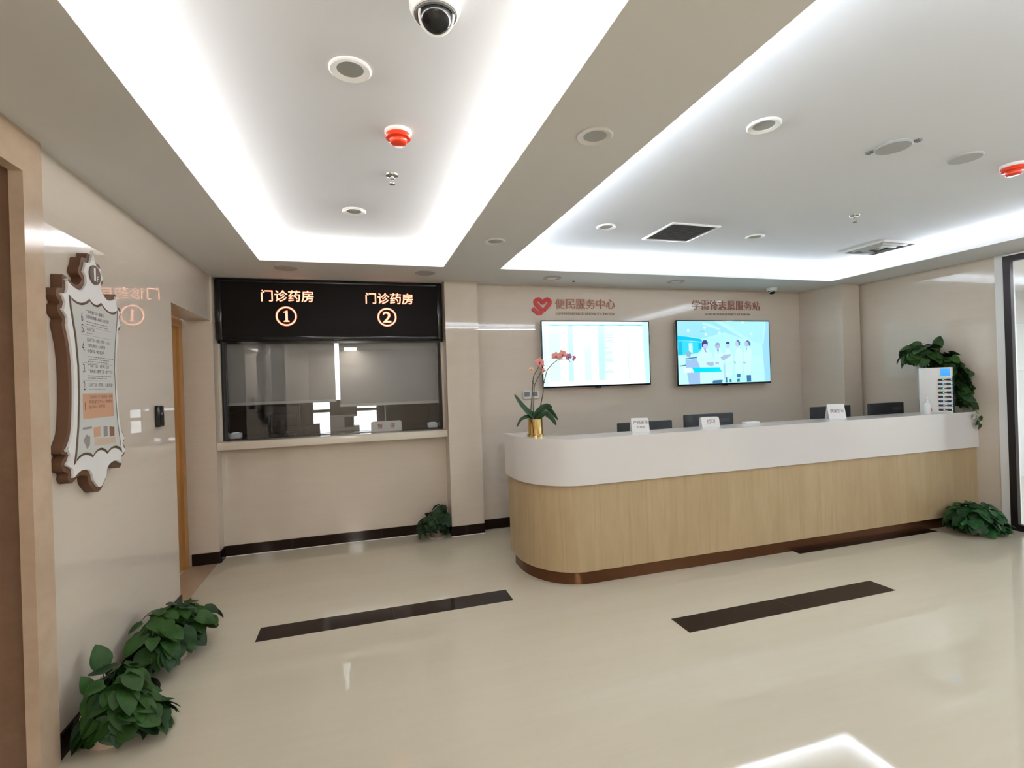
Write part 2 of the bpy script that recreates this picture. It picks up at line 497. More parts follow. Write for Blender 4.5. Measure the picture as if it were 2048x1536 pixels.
# pharmacy wall, pier, back wall, column, right wall
b = MB()
b.box(XL - 0.2, 0.86, YP, YP + 0.2, 0, 0.988)
b.box(XL - 0.2, -1.205, YP, YP + 0.14, 1.0, 2.0); b.box(0.822, 0.86, YP, YP + 0.14, 1.0, 2.0)
b.box(XL - 0.2, 0.86, YP, YP + 0.14, 1.96, ZC)
struct(b, 'wall_pharmacy', M['wall_y'])
b = MB(); b.box(0.843, 1.175, YC, YP + 0.2, 0, ZC)
struct(b, 'pier', M['wall_y'])
b = MB(); b.box(1.175, 5.45, YB, YB + 0.2, 0, ZC)
struct(b, 'wall_back', M['wall_y'])
b = MB(); b.box(5.43, 5.70, 4.50, YB + 0.2, 0, ZC)
struct(b, 'column', M['wall_y'])
b = MB(); b.box(XR - 0.005, XR + 0.16, 3.20, 4.6, 0, ZC); b.box(5.70, XR, 4.55, 4.7, 0, ZC)
wr = struct(b, 'wall_right', M['wall_x'])
b = MB(); b.box(XR - 0.012, XR + 0.15, 3.135, 3.20, 0, ZC)
struct(b, 'trim_3', M['white_paint'])
b = MB(); b.box(XL - 0.2, 9.2, YN - 0.2, YN, 0, ZC)
struct(b, 'wall_front', M['wall_y'])
b = MB(); b.box(9.0, 9.2, YN, 4.7, 0, ZC); b.box(XR + 0.16, 9.2, 4.6, 4.8, 0, ZC)
struct(b, 'wall_corridor', M['white_paint'])

# baseboards
def base(name, boxes):
    b = MB()
    for q in boxes: b.box(*q)
    return struct(b, name, M['dark_tile'])
base('baseboard_pharmacy', [(XL + 0.015, 0.843, YP - 0.012, YP + 0.02, 0, 0.10)])
base('baseboard_return', [(XL - 0.2, XL + 0.027, 5.028, 5.06, 0, 0.10), (XL + 0.0, XL + 0.027, 5.04, YP - 0.012, 0, 0.10)])
base('baseboard_pier', [(0.839, 1.179, YC - 0.006, YC + 0.1, 0, 0.10), (0.839, 0.86, YC, YP - 0.012, 0, 0.10), (1.17, 1.179, YC, YB - 0.012, 0, 0.10)])
base('baseboard_back', [(1.179, 5.43, YB - 0.012, YB + 0.02, 0, 0.10)])
base('baseboard_left', [(XL - 0.01, XL + 0.012, 2.533, 4.06, 0, 0.10)])
base('baseboard_right', [(XR - 0.02, XR + 0.02, 3.20, 4.5, 0, 0.10)])

b = MB(); b.box(XL + 0.03, 0.838, YP - 0.017, YP - 0.0125, 0.0, 0.006); b.box(0.836, 1.181, YC - 0.011, YC - 0.0065, 0.0, 0.006)
struct(b, 'trim_4', M['white_paint'])

# glass entrance on the right
b = MB()
fx0, fx1 = XR - 0.016, XR + 0.028
b.box(fx0, fx1, 3.080, 3.134, 0.0, 2.53)
b.box(fx0, fx1, 0.0, 3.080, 2.475, 2.53); b.box(fx0, fx1, 0.0, 3.080, 0.0, 0.06)
b.box(fx0, fx1, -0.06, 0.0, 0.0, 2.53); b.box(fx0, fx1, 1.45, 1.51, 0.06, 2.475)
win1 = struct(b, 'window_1', M['dark_metal'])
b = MB(); b.box(XR + 0.002, XR + 0.012, 0.0, 3.082, 0.058, 2.477)
struct(b, 'pane', M['glass'], win1)

# ================================================================== PHARMACY
# room behind the window
b = MB()
b.box(-2.4, -2.3, 5.3, 6.75, 0, ZC); b.box(2.3, 2.4, 5.4, 6.75, 0, ZC)
wz = 0.98
b.box(-2.4, -0.56, 6.6, 6.75, 0, ZC); b.box(0.225, 2.4, 6.6, 6.75, 0, ZC); b.box(-0.56, 0.225, 6.6, 6.75, 0, wz); b.box(-0.56, 0.225, 6.6, 6.75, 2.3, ZC)
b.box(-2.4, 2.4, 5.3, 6.75, ZC, ZC + 0.05)
b.box(-2.4, XL - 0.2, 5.30, 5.38, 0, ZC); b.box(1.175, 2.4, 5.30, 5.38, 0, ZC)
struct(b, 'wall_dispensary', M['room_grey'])
b = MB()
b.box(-0.56, 0.225, 6.62, 6.66, 1.225, 1.262)
for q in ((-0.56, -0.545), (0.205, 0.225), (-0.16, -0.13)): b.box(q[0], q[1], 6.62, 6.66, wz, 2.3)
b.box(-0.56, 0.225, 6.62, 6.66, wz, wz + 0.03); b.box(-0.56, 0.225, 6.62, 6.66, 2.27, 2.3)
win2 = struct(b, 'window_2', M['mid_grey'])
for q in ((-0.555, -0.295), (-0.205, 0.22)):
    b = MB(); b.box(q[0], q[1], 6.606, 6.609, 1.44, 2.3); struct(b, 'window_shade', M['mid_grey'], win2)

# service window: frame and glass
b = MB()
b.box(-1.205, -1.165, YP - 0.005, YP + 0.06, 1.06, 2.0); b.box(0.785, 0.822, YP - 0.005, YP + 0.06, 1.06, 2.0)
b.box(-1.165, 0.785, YP - 0.005, YP + 0.06, 1.955, 2.0)
win3 = struct(b, 'window_3', M['black_gloss'])
b = MB(); b.box(-1.165, 0.785, YP + 0.024, YP + 0.034, 1.062, 1.955)
struct(b, 'pane', M['glass'], win3)

# counter ledge under the window
led = thing('service_ledge', 'cream counter ledge under the pharmacy service window', 'counter', (-0.2, 5.2, 0.99))
b = MB(); b.box(XL + 0.016, 0.842, 5.055, YP + 0.02, 0.99, 1.06, 0.004)
b.build('front_slab', M['ledge'], led)
b = MB(); b.box(-1.203, 0.82, YP + 0.02, 5.98, 1.02, 1.0605, 0.002)
b.build('inner_worktop', M['grey_stone'], led, label='dark grey polished worktop behind the glass')

# LED sign
sg = thing('led_sign', 'black electronic sign with two sets of glowing orange characters above the pharmacy window', 'sign', (-0.19, 5.15, 1.98))
SX0, SX1, SZ0, SZ1 = -1.212, 0.832, 1.982, 2.545
b = MB()
fy0, fy1 = 5.10, YP - 0.001
b.box(SX0, SX0 + 0.05, fy0, fy1, SZ0, SZ1, 0.008); b.box(SX1 - 0.05, SX1, fy0, fy1, SZ0, SZ1, 0.008)
b.box(SX0 + 0.045, SX1 - 0.045, fy0, fy1, SZ1 - 0.036, SZ1, 0.008); b.box(SX0 + 0.045, SX1 - 0.045, fy0, fy1, SZ0, SZ0 + 0.036, 0.008)
b.build('frame', M['black_gloss'], sg)
b = MB(); b.box(SX0 + 0.045, SX1 - 0.045, 5.112, 5.16, SZ0 + 0.03, SZ1 - 0.03)
b.build('display_panel', M['led_black'], sg)
PL = on_back(5.1115)
def led_text(u, v, w, h, s):
    b = MB()
    add_text(b, s, PL, u, v, w * 1.01, h * 1.05, bold=0.012, m=M['led_halo'])
    add_text(b, s, on_back(5.1109), u, v, w, h, bold=0.012, m=M['led_text'])
    b.build('lettering', None, sg, smooth=False, recalc=False)
led_text(-0.611, 2.392, 0.452, 0.108, '门诊药房')
led_text(0.317, 2.385, 0.455, 0.108, '门诊药房')
def ring(mb, place, cu, cv, r0, r1, d, m, n=48):
    for i in range(n):
        a, c = 2 * pi * i / n, 2 * pi * (i + 1) / n
        mb.face([place(cu + r0 * cos(a), cv + r0 * sin(a), d), place(cu + r1 * cos(a), cv + r1 * sin(a), d), place(cu + r1 * cos(c), cv + r1 * sin(c), d), place(cu + r0 * cos(c), cv + r0 * sin(c), d)], m)
def poly(mb, place, pts, d, m):
    vs = [mb.bm.verts.new(place(u, v, d)) for u, v in pts]
    es = [mb.bm.edges.new((vs[i], vs[(i + 1) % len(vs)])) for i in range(len(vs))]
    k = mb.mi(m)
    r = bmesh.ops.triangle_fill(mb.bm, edges=es, use_beauty=True)
    for f in r['geom']:
        if isinstance(f, bmesh.types.BMFace): f.material_index = k
for (cu, cv, dg_) in ((-0.628, 2.203, 1), (0.288, 2.201, 2)):
    b = MB()
    ring(b, PL, cu, cv, 0.073, 0.094, 0.0, M['led_halo']); ring(b, PL, cu, cv, 0.077, 0.090, 0.0006, M['led_text'])
    s = 0.001
    if dg_ == 1:
        one = [(-0.022, -0.052), (0.026, -0.052), (0.026, -0.043), (0.012, -0.038), (0.012, 0.053), (0.004, 0.053), (-0.024, 0.040), (-0.022, 0.033), (-0.008, 0.036), (-0.008, -0.038), (-0.022, -0.043)]
        poly(b, PL, [(cu + u * 1.1, cv + v * 1.05) for u, v in one], 0.0, M['led_halo'])
        poly(b, PL, [(cu + u, cv + v) for u, v in one], 0.0006, M['led_text'])
    else:
        add_text(b, '2', PL, cu, cv, 0.085, 0.114, bold=0.03, base=0.0, m=M['led_halo'])
        add_text(b, '2', PL, cu, cv, 0.078, 0.106, bold=0.012, base=0.0006, m=M['led_text'])
    b.build('numeral', None, sg, smooth=False, recalc=False)

# roller blinds behind the glass
def blind(x0, x1, zb, label):
    t = thing('roller_blind', label, 'blind', ((x0 + x1) / 2, 5.32, zb), 'roller blinds in the pharmacy window')
    b = MB(); b.box(x0, x1, 5.318, 5.321, zb + 0.02, 2.16); b.build('fabric', M['blind'], t)
    b = MB(); b.box(x0 - 0.004, x1 + 0.004, 5.312, 5.327, zb, zb + 0.028, 0.004); b.build('bottom_rail', M['blind_rail'], t, label='pale grey bottom rail')
    b = MB(); b.tube([(x0, 5.335, 2.175), (x1, 5.335, 2.175)], 0.024, 14); b.build('roller', M['mid_grey'], t)
    return t
blind(-1.215, -0.222, 1.380, 'grey roller blind behind pharmacy glass under the sign numbered 1')
blind(-0.181, 0.815, 1.327, 'grey roller blind behind pharmacy glass under the sign numbered 2')

# things on the pharmacy worktop
def card_reader(x, y, label):
    t = thing('card_reader', label, 'card reader', (x, y, 1.0605), 'card readers behind the pharmacy glass')
    b = MB(); b.box(x - 0.047, x + 0.047, y - 0.04, y + 0.045, 1.0725, 1.125, 0.008)
    b.build('housing', M['white_plastic'], t)
    b = MB(); b.box(x - 0.04, x + 0.04, y - 0.032, y + 0.038, 1.0605, 1.0735, 0.002); b.build('base', M['black_matt'], t)
    b = MB(); b.box(x - 0.026, x + 0.026, y - 0.02, y + 0.028, 1.1245, 1.127, 0.0005); b.build('screen', M['reader_screen'], t)
    return t
card_reader(-1.12, 5.29, 'white card reader at the left end of the pharmacy window')
card_reader(0.725, 5.30, 'white card reader at the right end of the pharmacy window')

t = thing('sign_board', 'white notice with red characters standing behind the pharmacy glass', 'notice', (0.255, 5.30, 1.0605))
b = MB(); b.prism([(0.105, 1.0605), (0.41, 1.0605), (0.41, 1.150), (0.398, 1.165), (0.117, 1.165), (0.105, 1.150)], lambda u, v, d: Vector((u, 5.29 + (v - 1.06) * 0.25 - d, v)), 0, 0.004)
b.build('board', M['white_plastic'], t)
b = MB(); b.prism([(5.292, 1.0605), (5.36, 1.0605), (5.312, 1.14)], lambda u, v, d: Vector((0.13 + d, u, v)), 0, 0.255)
b.build('stand', M['white_plastic'], t)
b = MB()
pl = lambda u, v, d=0.0: Vector((u, 5.29 + (v - 1.06) * 0.25 - 0.0045 - d, v))
for ch, cx_ in (('暂', 0.195), ('停', 0.318)):
    b = MB(); add_text(b, ch, pl, cx_, 1.115, h=0.050, bold=0.012, m=M['tent_red']); b.build('character', M['tent_red'], t, smooth=False, recalc=False)

# document scanner tower in front of the dispensary window, dark monitor, bench
t = thing('printer', 'grey and white printer standing behind the pharmacy glass', 'printer', (-0.17, 5.75, 1.0605))
b = MB(); b.box(-0.30, -0.157, 5.62, 5.9, 1.10, 1.212, 0.006); b.box(-0.072, -0.062, 5.62, 5.9, 1.10, 1.212, 0.002); b.box(-0.16, -0.066, 5.80, 5.9, 1.10, 1.212)
b.build('housing', M['grey_plastic'], t)
b = MB(); b.box(-0.157, -0.072, 5.66, 5.79, 1.10, 1.210); b.build('output_slot', M['black_matt'], t)
b = MB(); b.box(-0.302, -0.026, 5.60, 5.92, 1.212, 1.232, 0.004); b.build('shelf', M['grey_plastic'], t)
b = MB(); b.box(-0.30, -0.028, 5.62, 5.9, 1.232, 1.39, 0.01); b.build('scanner_lid', M['charcoal'], t)
b = MB(); b.box(-0.30, -0.005, 5.61, 5.92, 1.0605, 1.10, 0.006); b.build('paper_tray', M['grey_plastic'], t)

def monitor(x0, x1, y, ztop, zdesk, label, group, logo=True, h=0.33, cat='monitor'):
    xc = (x0 + x1) / 2
    t = thing('computer_monitor', label, cat, (xc, y, zdesk), group)
    b = MB(); b.box(x0, x1, y - 0.018, y + 0.012, ztop - h, ztop, 0.008, 3); b.box(xc - 0.14, xc + 0.14, y - 0.035, y - 0.016, ztop - h * 0.8, ztop - h * 0.3, 0.012)
    b.build('back_cover', M['charcoal'], t)
    b = MB(); b.box(x0 + 0.01, x1 - 0.01, y + 0.011, y + 0.0125, ztop - h + 0.012, ztop - 0.01); b.build('display', M['black_gloss'], t)
    if logo:
        b = MB(); b.box(x1 - 0.17, x1 - 0.04, y - 0.0195, y - 0.0175, ztop - 0.085, ztop - 0.05); b.build('badge', M['monitor_logo'], t)
    b = MB(); b.box(xc - 0.03, xc + 0.03, y - 0.06, y - 0.034, zdesk + 0.008, ztop - h * 0.55, 0.006); b.build('neck', M['charcoal'], t)
    b = MB(); b.box(xc - 0.12, xc + 0.12, y - 0.12, y + 0.08, zdesk, zdesk + 0.012, 0.004); b.build('base', M['charcoal'], t)
    return t
monitor(-0.905, -0.575, 5.46, 1.362, 1.0605, 'black monitor standing behind the pharmacy glass under the left blind', None, False, 0.26)
t = thing('keyboard_box', 'low black box lying on the pharmacy worktop beside the black monitor', 'box', (-0.48, 5.6, 1.0605))
b = MB(); b.box(-0.565, -0.405, 5.56, 5.70, 1.0605, 1.142, 0.004); b.build('body', M['charcoal'], t)
b = MB(); b.box(-0.568, -0.402, 5.557, 5.703, 1.142, 1.150, 0.003); b.build('lid', M['black_matt'], t)
# dark drawers unit and cabinet in the dispensary
b = MB(); b.box(0.30, 1.9, 6.25, 6.58, 0.0, 1.32)
for k in range(3): b.box(0.33 + k * 0.5, 0.80 + k * 0.5, 6.23, 6.26, 0.1, 1.27, 0.004)
tag(b.build('storage_cabinet', M['charcoal']), 'dark storage cabinet inside the pharmacy right of its bright window', 'cabinet')
b = MB(); b.box(-1.95, -0.80, 6.2, 6.58, 0.0, 1.30)
for k in range(2): b.box(-1.92 + k * 0.56, -1.40 + k * 0.56, 6.18, 6.21, 0.1, 1.26, 0.004)
tag(b.build('storage_cabinet', M['black_matt']), 'black storage cabinet inside the pharmacy left of its bright window', 'cabinet')

# ================================================================== DIRECTORY BOARD ON THE LEFT WALL
HALF = [(2.848, 2.173), (2.888, 2.178), (2.903, 2.152), (2.945, 2.145), (2.957, 2.114), (2.975, 2.084), (2.970, 2.062), (2.947, 2.048), (2.958, 2.029), (2.988, 2.009), (3.033, 2.013), (3.101, 2.034), (3.109, 2.008), (3.112, 1.973), (3.150, 1.966), (3.159, 1.935), (3.131, 1.908), (3.153, 1.888), (3.143, 1.859), (3.116, 1.838), (3.124, 1.816), (3.105, 1.76), (3.09, 1.688), (3.084, 1.598), (3.087, 1.509), (3.096, 1.419), (3.111, 1.347), (3.147, 1.298), (3.155, 1.27), (3.128, 1.259), (3.159, 1.233), (3.15, 1.198), (3.109, 1.18), (3.113, 1.157), (3.086, 1.134), (3.021, 1.157), (2.956, 1.145), (2.945, 1.113), (2.917, 1.084), (2.881, 1.057)]
YA = 2.866
def catmull(pts, k=3):
    out = []; n = len(pts)
    for i in range(n):
        p0, p1, p2, p3 = pts[(i - 1) % n], pts[i], pts[(i + 1) % n], pts[(i + 2) % n]
        for j in range(k):
            t = j / k; r = []
            for a in (0, 1):
                r.append(0.5 * (2 * p1[a] + (p2[a] - p0[a]) * t + (2 * p0[a] - 5 * p1[a] + 4 * p2[a] - p3[a]) * t * t + (3 * p1[a] - p0[a] - 3 * p2[a] + p3[a]) * t ** 3))
            out.append(tuple(r))
    return out
right = [(y, z) for y, z in HALF]
leftp = [(2 * YA - y - 0.012, z) for y, z in reversed(HALF)]
OUT = catmull(right + leftp, 3)
def inset(pts, d):
    n = len(pts); out = []
    ar = sum(pts[i][0] * pts[(i + 1) % n][1] - pts[(i + 1) % n][0] * pts[i][1] for i in range(n))
    s = 1 if ar > 0 else -1
    for i in range(n):
        a, c = Vector(pts[i - 1]), Vector(pts[(i + 1) % n])
        t = (c - a)
        t = t.normalized() if t.length > 1e-9 else Vector((1, 0))
        nrm = Vector((-t.y, t.x)) * s
        out.append(tuple(Vector(pts[i]) + nrm * d))
    return out
def arc(p, q, sag, n=8):
    out = []
    for i in range(n):
        k = i / n; out.append((p[0] + (q[0] - p[0]) * k, p[1] + (q[1] - p[1]) * k + sag * 4 * k * (1 - k)))
    return out
TOPC = [(2 * YA - 3.096, 1.950), (YA - 0.055, 1.960), (YA + 0.055, 1.960), (3.096, 1.950)]
BOTC = [(3.096, 1.212), (YA + 0.07, 1.224), (YA - 0.07, 1.224), (2 * YA - 3.096, 1.212)]
SIDE = [(3.088, 1.893), (3.058, 1.773), (3.043, 1.641), (3.045, 1.51), (3.058, 1.378), (3.080, 1.27)]
PANEL = []
for p, q in zip(TOPC, TOPC[1:]): PANEL += arc(p, q, -0.026 if abs(q[0] - p[0]) > 0.13 else -0.018)
PANEL += [TOPC[-1]] + SIDE
for p, q in zip(BOTC, BOTC[1:]): PANEL += arc(p, q, 0.026)
PANEL += [BOTC[-1]] + [(2 * YA - y, z) for y, z in reversed(SIDE)]
bd = thing('directory_board', 'ornate white floor directory with brown scalloped edge hanging on the left wall', 'directory board', (XL, YA, 1.06))
LB = on_left(XL)
b = MB(); b.prism(OUT, LB, 0.001, 0.042); b.build('backing', M['brown_body'], bd, label='thick brown scalloped backing')
b = MB(); b.prism(inset(OUT, 0.023), LB, 0.0425, 0.052); b.build('face', M['white_plastic'], bd)
b = MB(); b.prism(PANEL, LB, 0.0515, 0.0540); b.build('panel_border', M['brown_line'], bd)
b = MB(); b.prism(inset(PANEL, 0.011), LB, 0.0535, 0.0552); b.build('panel', M['panel_grey'], bd)
b = MB(); b.prism([(YA + 0.053 * cos(a), 2.083 + 0.045 * sin(a)) for a in [2 * pi * i / 32 for i in range(32)]], LB, 0.0515, 0.057)
bg_ = b.build('badge', M['brown_line'], bd)
b = MB(); PLb = on_left(XL + 0.0575)
add_text(b, '1', PLb, YA - 0.006, 2.085, w=0.017, h=0.060, bold=0.01); b.build('numeral', M['white_plastic'], bg_, smooth=False, recalc=False)
b = MB(); add_text(b, 'F', PLb, YA + 0.022, 2.067, w=0.016, h=0.026, bold=0.01); b.build('letter', M['white_plastic'], bg_, smooth=False, recalc=False)
PT = on_left(XL + 0.0556)
for s, z in (('6', 1.868), ('5', 1.815), ('4', 1.732), ('3', 1.635), ('2', 1.556)):
    b = MB(); add_text(b, s, PT, 2.735, z, h=0.040, w=0.017); add_text(b, 'F', PT, 2.751, z - 0.014, h=0.010)
    b.build('floor_number', M['ink'], bd, smooth=False, recalc=False)
ROWS = [(1.898, '产科特需门诊 / 病案室', 0.165), (1.874, '妇科住院部 / 病房 / 会议室', 0.215), (1.816, '妇科门诊', 0.072), (1.768, '妇科门诊 / 内科 / 外科 / 儿科', 0.215), (1.742, '计划生育科 / 心电图室', 0.170), (1.716, '中医科 / 检验科', 0.160), (1.648, '产科门诊 / 超声门诊', 0.205), (1.624, '产前检查 / 营养门诊 / 助产门诊', 0.240), (1.560, '儿科门诊 / 药房 / 儿童保健', 0.235)]
for z, s, w in ROWS:
    b = MB(); add_text(b, s, PT, 2.772, z, w=w, h=0.017, bold=0.006, align='L')
    b.build('floor_entry', M['ink'], bd, smooth=False, recalc=False)
b = MB()
for z, w in ((1.850, 0.20), (1.838, 0.20), (1.798, 0.05), (1.690, 0.235), (1.679, 0.20), (1.668, 0.19), (1.602, 0.22), (1.591, 0.17), (1.540, 0.15)):
    x = 2.772; rnd = random.Random(int(z * 1000))
    while x < 2.772 + w:
        l = rnd.uniform(0.006, 0.02); b.face([PT(x, z - 0.002), PT(x + l, z - 0.002), PT(x + l, z + 0.002), PT(x, z + 0.002)]); x += l + 0.004
for z in (1.828, 1.788, 1.660, 1.580):
    b.face([PT(2.722, z - 0.0006), PT(3.012, z - 0.0006), PT(3.012, z + 0.0006), PT(2.722, z + 0.0006)])
b.build('small_print', M['ink_soft'], bd, smooth=False, recalc=False)
b = MB(); b.face([PT(2.717, 1.405), PT(3.010, 1.405), PT(3.007, 1.520), PT(2.717, 1.520)])
hb = b.build('highlight_block', M['salmon'], bd, smooth=False, recalc=False)
b = MB(); PT2 = on_left(XL + 0.0559)
for z, s, w in ((1.503, '门诊大厅 / 门诊药房 / 挂号', 0.23), (1.481, '便民服务中心 / 收费处', 0.23), (1.458, '急诊科 / 影像科', 0.15)):
    add_text(b, s, PT2, 2.772, z, w=w, h=0.016, bold=0.015, align='L')
b.build('lettering', M['salmon_ink'], hb, smooth=False, recalc=False)
b = MB(); add_text(b, '1', PT2, 2.737, 1.462, h=0.035, w=0.008); b.build('numeral', M['salmon_ink'], hb, smooth=False, recalc=False)
b = MB()
b.face([PT(2.808, 1.276), PT(3.02, 1.268), PT(3.018, 1.30), PT(2.808, 1.31)], M['pot_cream']); b.face([PT(2.806, 1.316), PT(2.87, 1.316), PT(2.87, 1.362), PT(2.804, 1.362)], M['salmon'])
b.face([PT(2.90, 1.31), PT(2.94, 1.31), PT(2.94, 1.358), PT(2.90, 1.36)], M['ink_soft']); b.face([PT(2.96, 1.306), PT(3.01, 1.306), PT(3.01, 1.35), PT(2.96, 1.356)], M['salmon_ink'])
b.face([PT(2.712, 1.31), PT(2.74, 1.335), PT(2.772, 1.322), PT(2.768, 1.285), PT(2.742, 1.268)], M['ink_soft'])
b.face([PT(2.71, 1.358), PT(2.79, 1.358), PT(2.79, 1.368), PT(2.71, 1.368)], M['ink_soft'])
b.build('floor_map', None, bd, smooth=False, recalc=False)

# access reader
t = thing('access_reader', 'slim black card reader on the left wall beside the doorway', 'card reader', (XL, 3.735, 1.30))
b = MB(); b.box(XL, XL + 0.030, 3.700, 3.775, 1.300, 1.436, 0.006, 3); b.build('housing', M['black_gloss'], t)
b = MB(); b.box(XL + 0.029, XL + 0.032, 3.708, 3.767, 1.312, 1.375, 0.001); b.build('keypad', M['black_matt'], t)

# ================================================================== BACK WALL: SIGNS, SCREENS, THERMOSTATS
t = thing('wall_sign', 'red heart emblem and copper characters on the back wall above the left television', 'sign', (2.3, YB, 2.25))
LOGO = [(1.806, 2.305), (1.848, 2.266), (1.880, 2.249), (1.907, 2.262), (1.911, 2.285), (1.880, 2.319), (1.845, 2.353), (1.843, 2.386), (1.876, 2.403), (1.902, 2.389), (1.924, 2.364), (1.949, 2.389), (1.977, 2.403), (2.005, 2.386), (2.002, 2.355), (1.967, 2.317), (1.936, 2.284)]
def strokes(mb, pts, w, place, d0, d1):
    sm = []; n = len(pts)
    for i in range(n - 1):
        p0, p1, p2, p3 = pts[max(i - 1, 0)], pts[i], pts[i + 1], pts[min(i + 2, n - 1)]
        for j in range(4):
            q = j / 4
            sm.append(tuple(0.5 * (2 * p1[a] + (p2[a] - p0[a]) * q + (2 * p0[a] - 5 * p1[a] + 4 * p2[a] - p3[a]) * q * q + (3 * p1[a] - p0[a] - 3 * p2[a] + p3[a]) * q ** 3) for a in (0, 1)))
    sm.append(pts[-1]); L = []; Rr = []
    for i, p in enumerate(sm):
        a, c = Vector(sm[max(i - 1, 0)]), Vector(sm[min(i + 1, len(sm) - 1)])
        tt = (c - a).normalized(); nn = Vector((-tt.y, tt.x)) * w / 2
        L.append(Vector(p) + nn); Rr.append(Vector(p) - nn)
    for i in range(len(sm) - 1):
        q = [L[i], L[i + 1], Rr[i + 1], Rr[i]]
        F = [mb.bm.verts.new(place(x.x, x.y, d1)) for x in q]; B = [mb.bm.verts.new(place(x.x, x.y, d0)) for x in q]
        mb.bm.faces.new(F); mb.bm.faces.new(B[::-1])
        for a in range(4):
            c = (a + 1) % 4
            mb.bm.faces.new((F[a], B[a], B[c], F[c]))
PB = on_back(YB)
b = MB(); strokes(b, LOGO, 0.040, PB, 0.0005, 0.016); b.build('emblem', M['logo_red'], t, smooth=False, label='red heart shaped ribbon emblem')
S1 = '便民服务中心'
for i, ch in enumerate(S1):
    b = MB(); add_text(b, ch, PB, 2.127 + i * 0.1225, 2.357 + i * 0.0015, w=0.108, h=0.108, depth=0.014, base=0.0005)
    b.build('character', M['copper_letter'], t, smooth=False, recalc=False)
b = MB(); add_text(b, 'CONVENIENCE SERVICE CENTER', PB, 2.432, 2.253, w=0.715, h=0.026, depth=0.006, base=0.0005)
b.build('subtitle', M['thin_letter'], t, smooth=False, recalc=False)
t = thing('wall_sign', 'faded copper characters on the back wall above the right television', 'sign', (4.3, YB, 2.26))
S2 = '学雷锋志愿服务站'
for i, ch in enumerate(S2):
    b = MB(); add_text(b, ch, PB, 3.875 + i * 0.1255, 2.372, w=0.110, h=0.112, depth=0.014, base=0.0005)
    b.build('character', M['brown_letter'], t, smooth=False, recalc=False)
b = MB(); add_text(b, 'VOLUNTEER SERVICE STATION', PB, 4.33, 2.263, w=0.66, h=0.024, depth=0.006, base=0.0005)
b.build('subtitle', M['thin_letter'], t, smooth=False, recalc=False)

class Screen:
    """flat picture of coloured polygons, layered a fraction of a millimetre apart, in one mesh"""
    def __init__(self, x0, x1, z0, z1, y):
        self.b = bmesh.new(); self.col = []; self.r = (x0, x1, z0, z1, y); self.n = 0
    def pt(self, u, v):
        x0, x1, z0, z1, y = self.r
        u = min(max(u, 0), 1); v = min(max(v, 0), 1)
        return Vector((x0 + (x1 - x0) * u, y - self.n * 0.00003, z0 + (z1 - z0) * v))
    def poly(self, pts, col):
        vs = [self.b.verts.new(self.pt(u, v)) for u, v in pts]
        es = [self.b.edges.new((vs[i], vs[(i + 1) % len(vs)])) for i in range(len(vs))]
        r = bmesh.ops.triangle_fill(self.b, edges=es, use_beauty=True, normal=(0, -1, 0))
        for f in r['geom']:
            if isinstance(f, bmesh.types.BMFace): f.material_index = len(self.col)
        self.col.append(col); self.n += 1
    def rect(self, u0, v0, u1, v1, col): self.poly([(u0, v0), (u1, v0), (u1, v1), (u0, v1)], col)
    def oval(self, cu, cv, ru, rv, col, n=18, a0=0, a1=360):
        self.poly([(cu + ru * cos(radians(a0 + (a1 - a0) * i / n)), cv + rv * sin(radians(a0 + (a1 - a0) * i / n))) for i in range(n + (0 if a1 - a0 == 360 else 1))], col)
    def build(self, parent):
        me = bpy.data.meshes.new('screen'); self.b.normal_update()
        self.b.to_mesh(me); self.b.free()
        at = me.color_attributes.new('screen_image', 'FLOAT_COLOR', 'CORNER')
        for p in me.polygons:
            c = self.col[p.material_index]
            for li in p.loop_indices: at.data[li].color = (*c, 1)
        for p in me.polygons: p.material_index = 0
        me.materials.append(M['screen'])
        for q in me.vertices: q.co -= Vector(parent.location)
        o = bpy.data.objects.new('screen', me); C.objects.link(o); o.parent = parent
        return o

def s2l(r, g, b_, k=1.0):
    f = lambda c: (c / 255 / 12.92 if c / 255 <= 0.04045 else ((c / 255 + 0.055) / 1.055) ** 2.4) * k
    return (f(r), f(g), f(b_))

def tv(x0, x1, z0, z1, label):
    t = thing('television', label, 'television', ((x0 + x1) / 2, YB, z0), 'wall televisions')
    yf = 5.005
    b = MB(); b.box(x0, x1, yf, yf + 0.018, z0, z1, 0.004, 2); b.build('bezel', M['tv_black'], t)
    b = MB(); b.box(x0 + 0.003, x1 - 0.003, yf + 0.016, yf + 0.034, z0 + 0.003, z1 - 0.003, 0.004); b.build('side_trim', M['silver'], t)
    b = MB(); b.box(x0 + 0.12, x1 - 0.12, yf + 0.03, YB - 0.006, z0 + 0.05, z1 - 0.16, 0.01); b.build('rear_case', M['black_matt'], t)
    b = MB(); b.box((x0 + x1) / 2 - 0.03, (x0 + x1) / 2 + 0.03, yf + 0.004, yf + 0.03, z0 - 0.014, z0 + 0.004, 0.003); b.build('sensor', M['black_gloss'], t)
    e = 0.012
    return t, Screen(x0 + e, x1 - e, z0 + e + 0.006, z1 - e, yf - 0.0004)

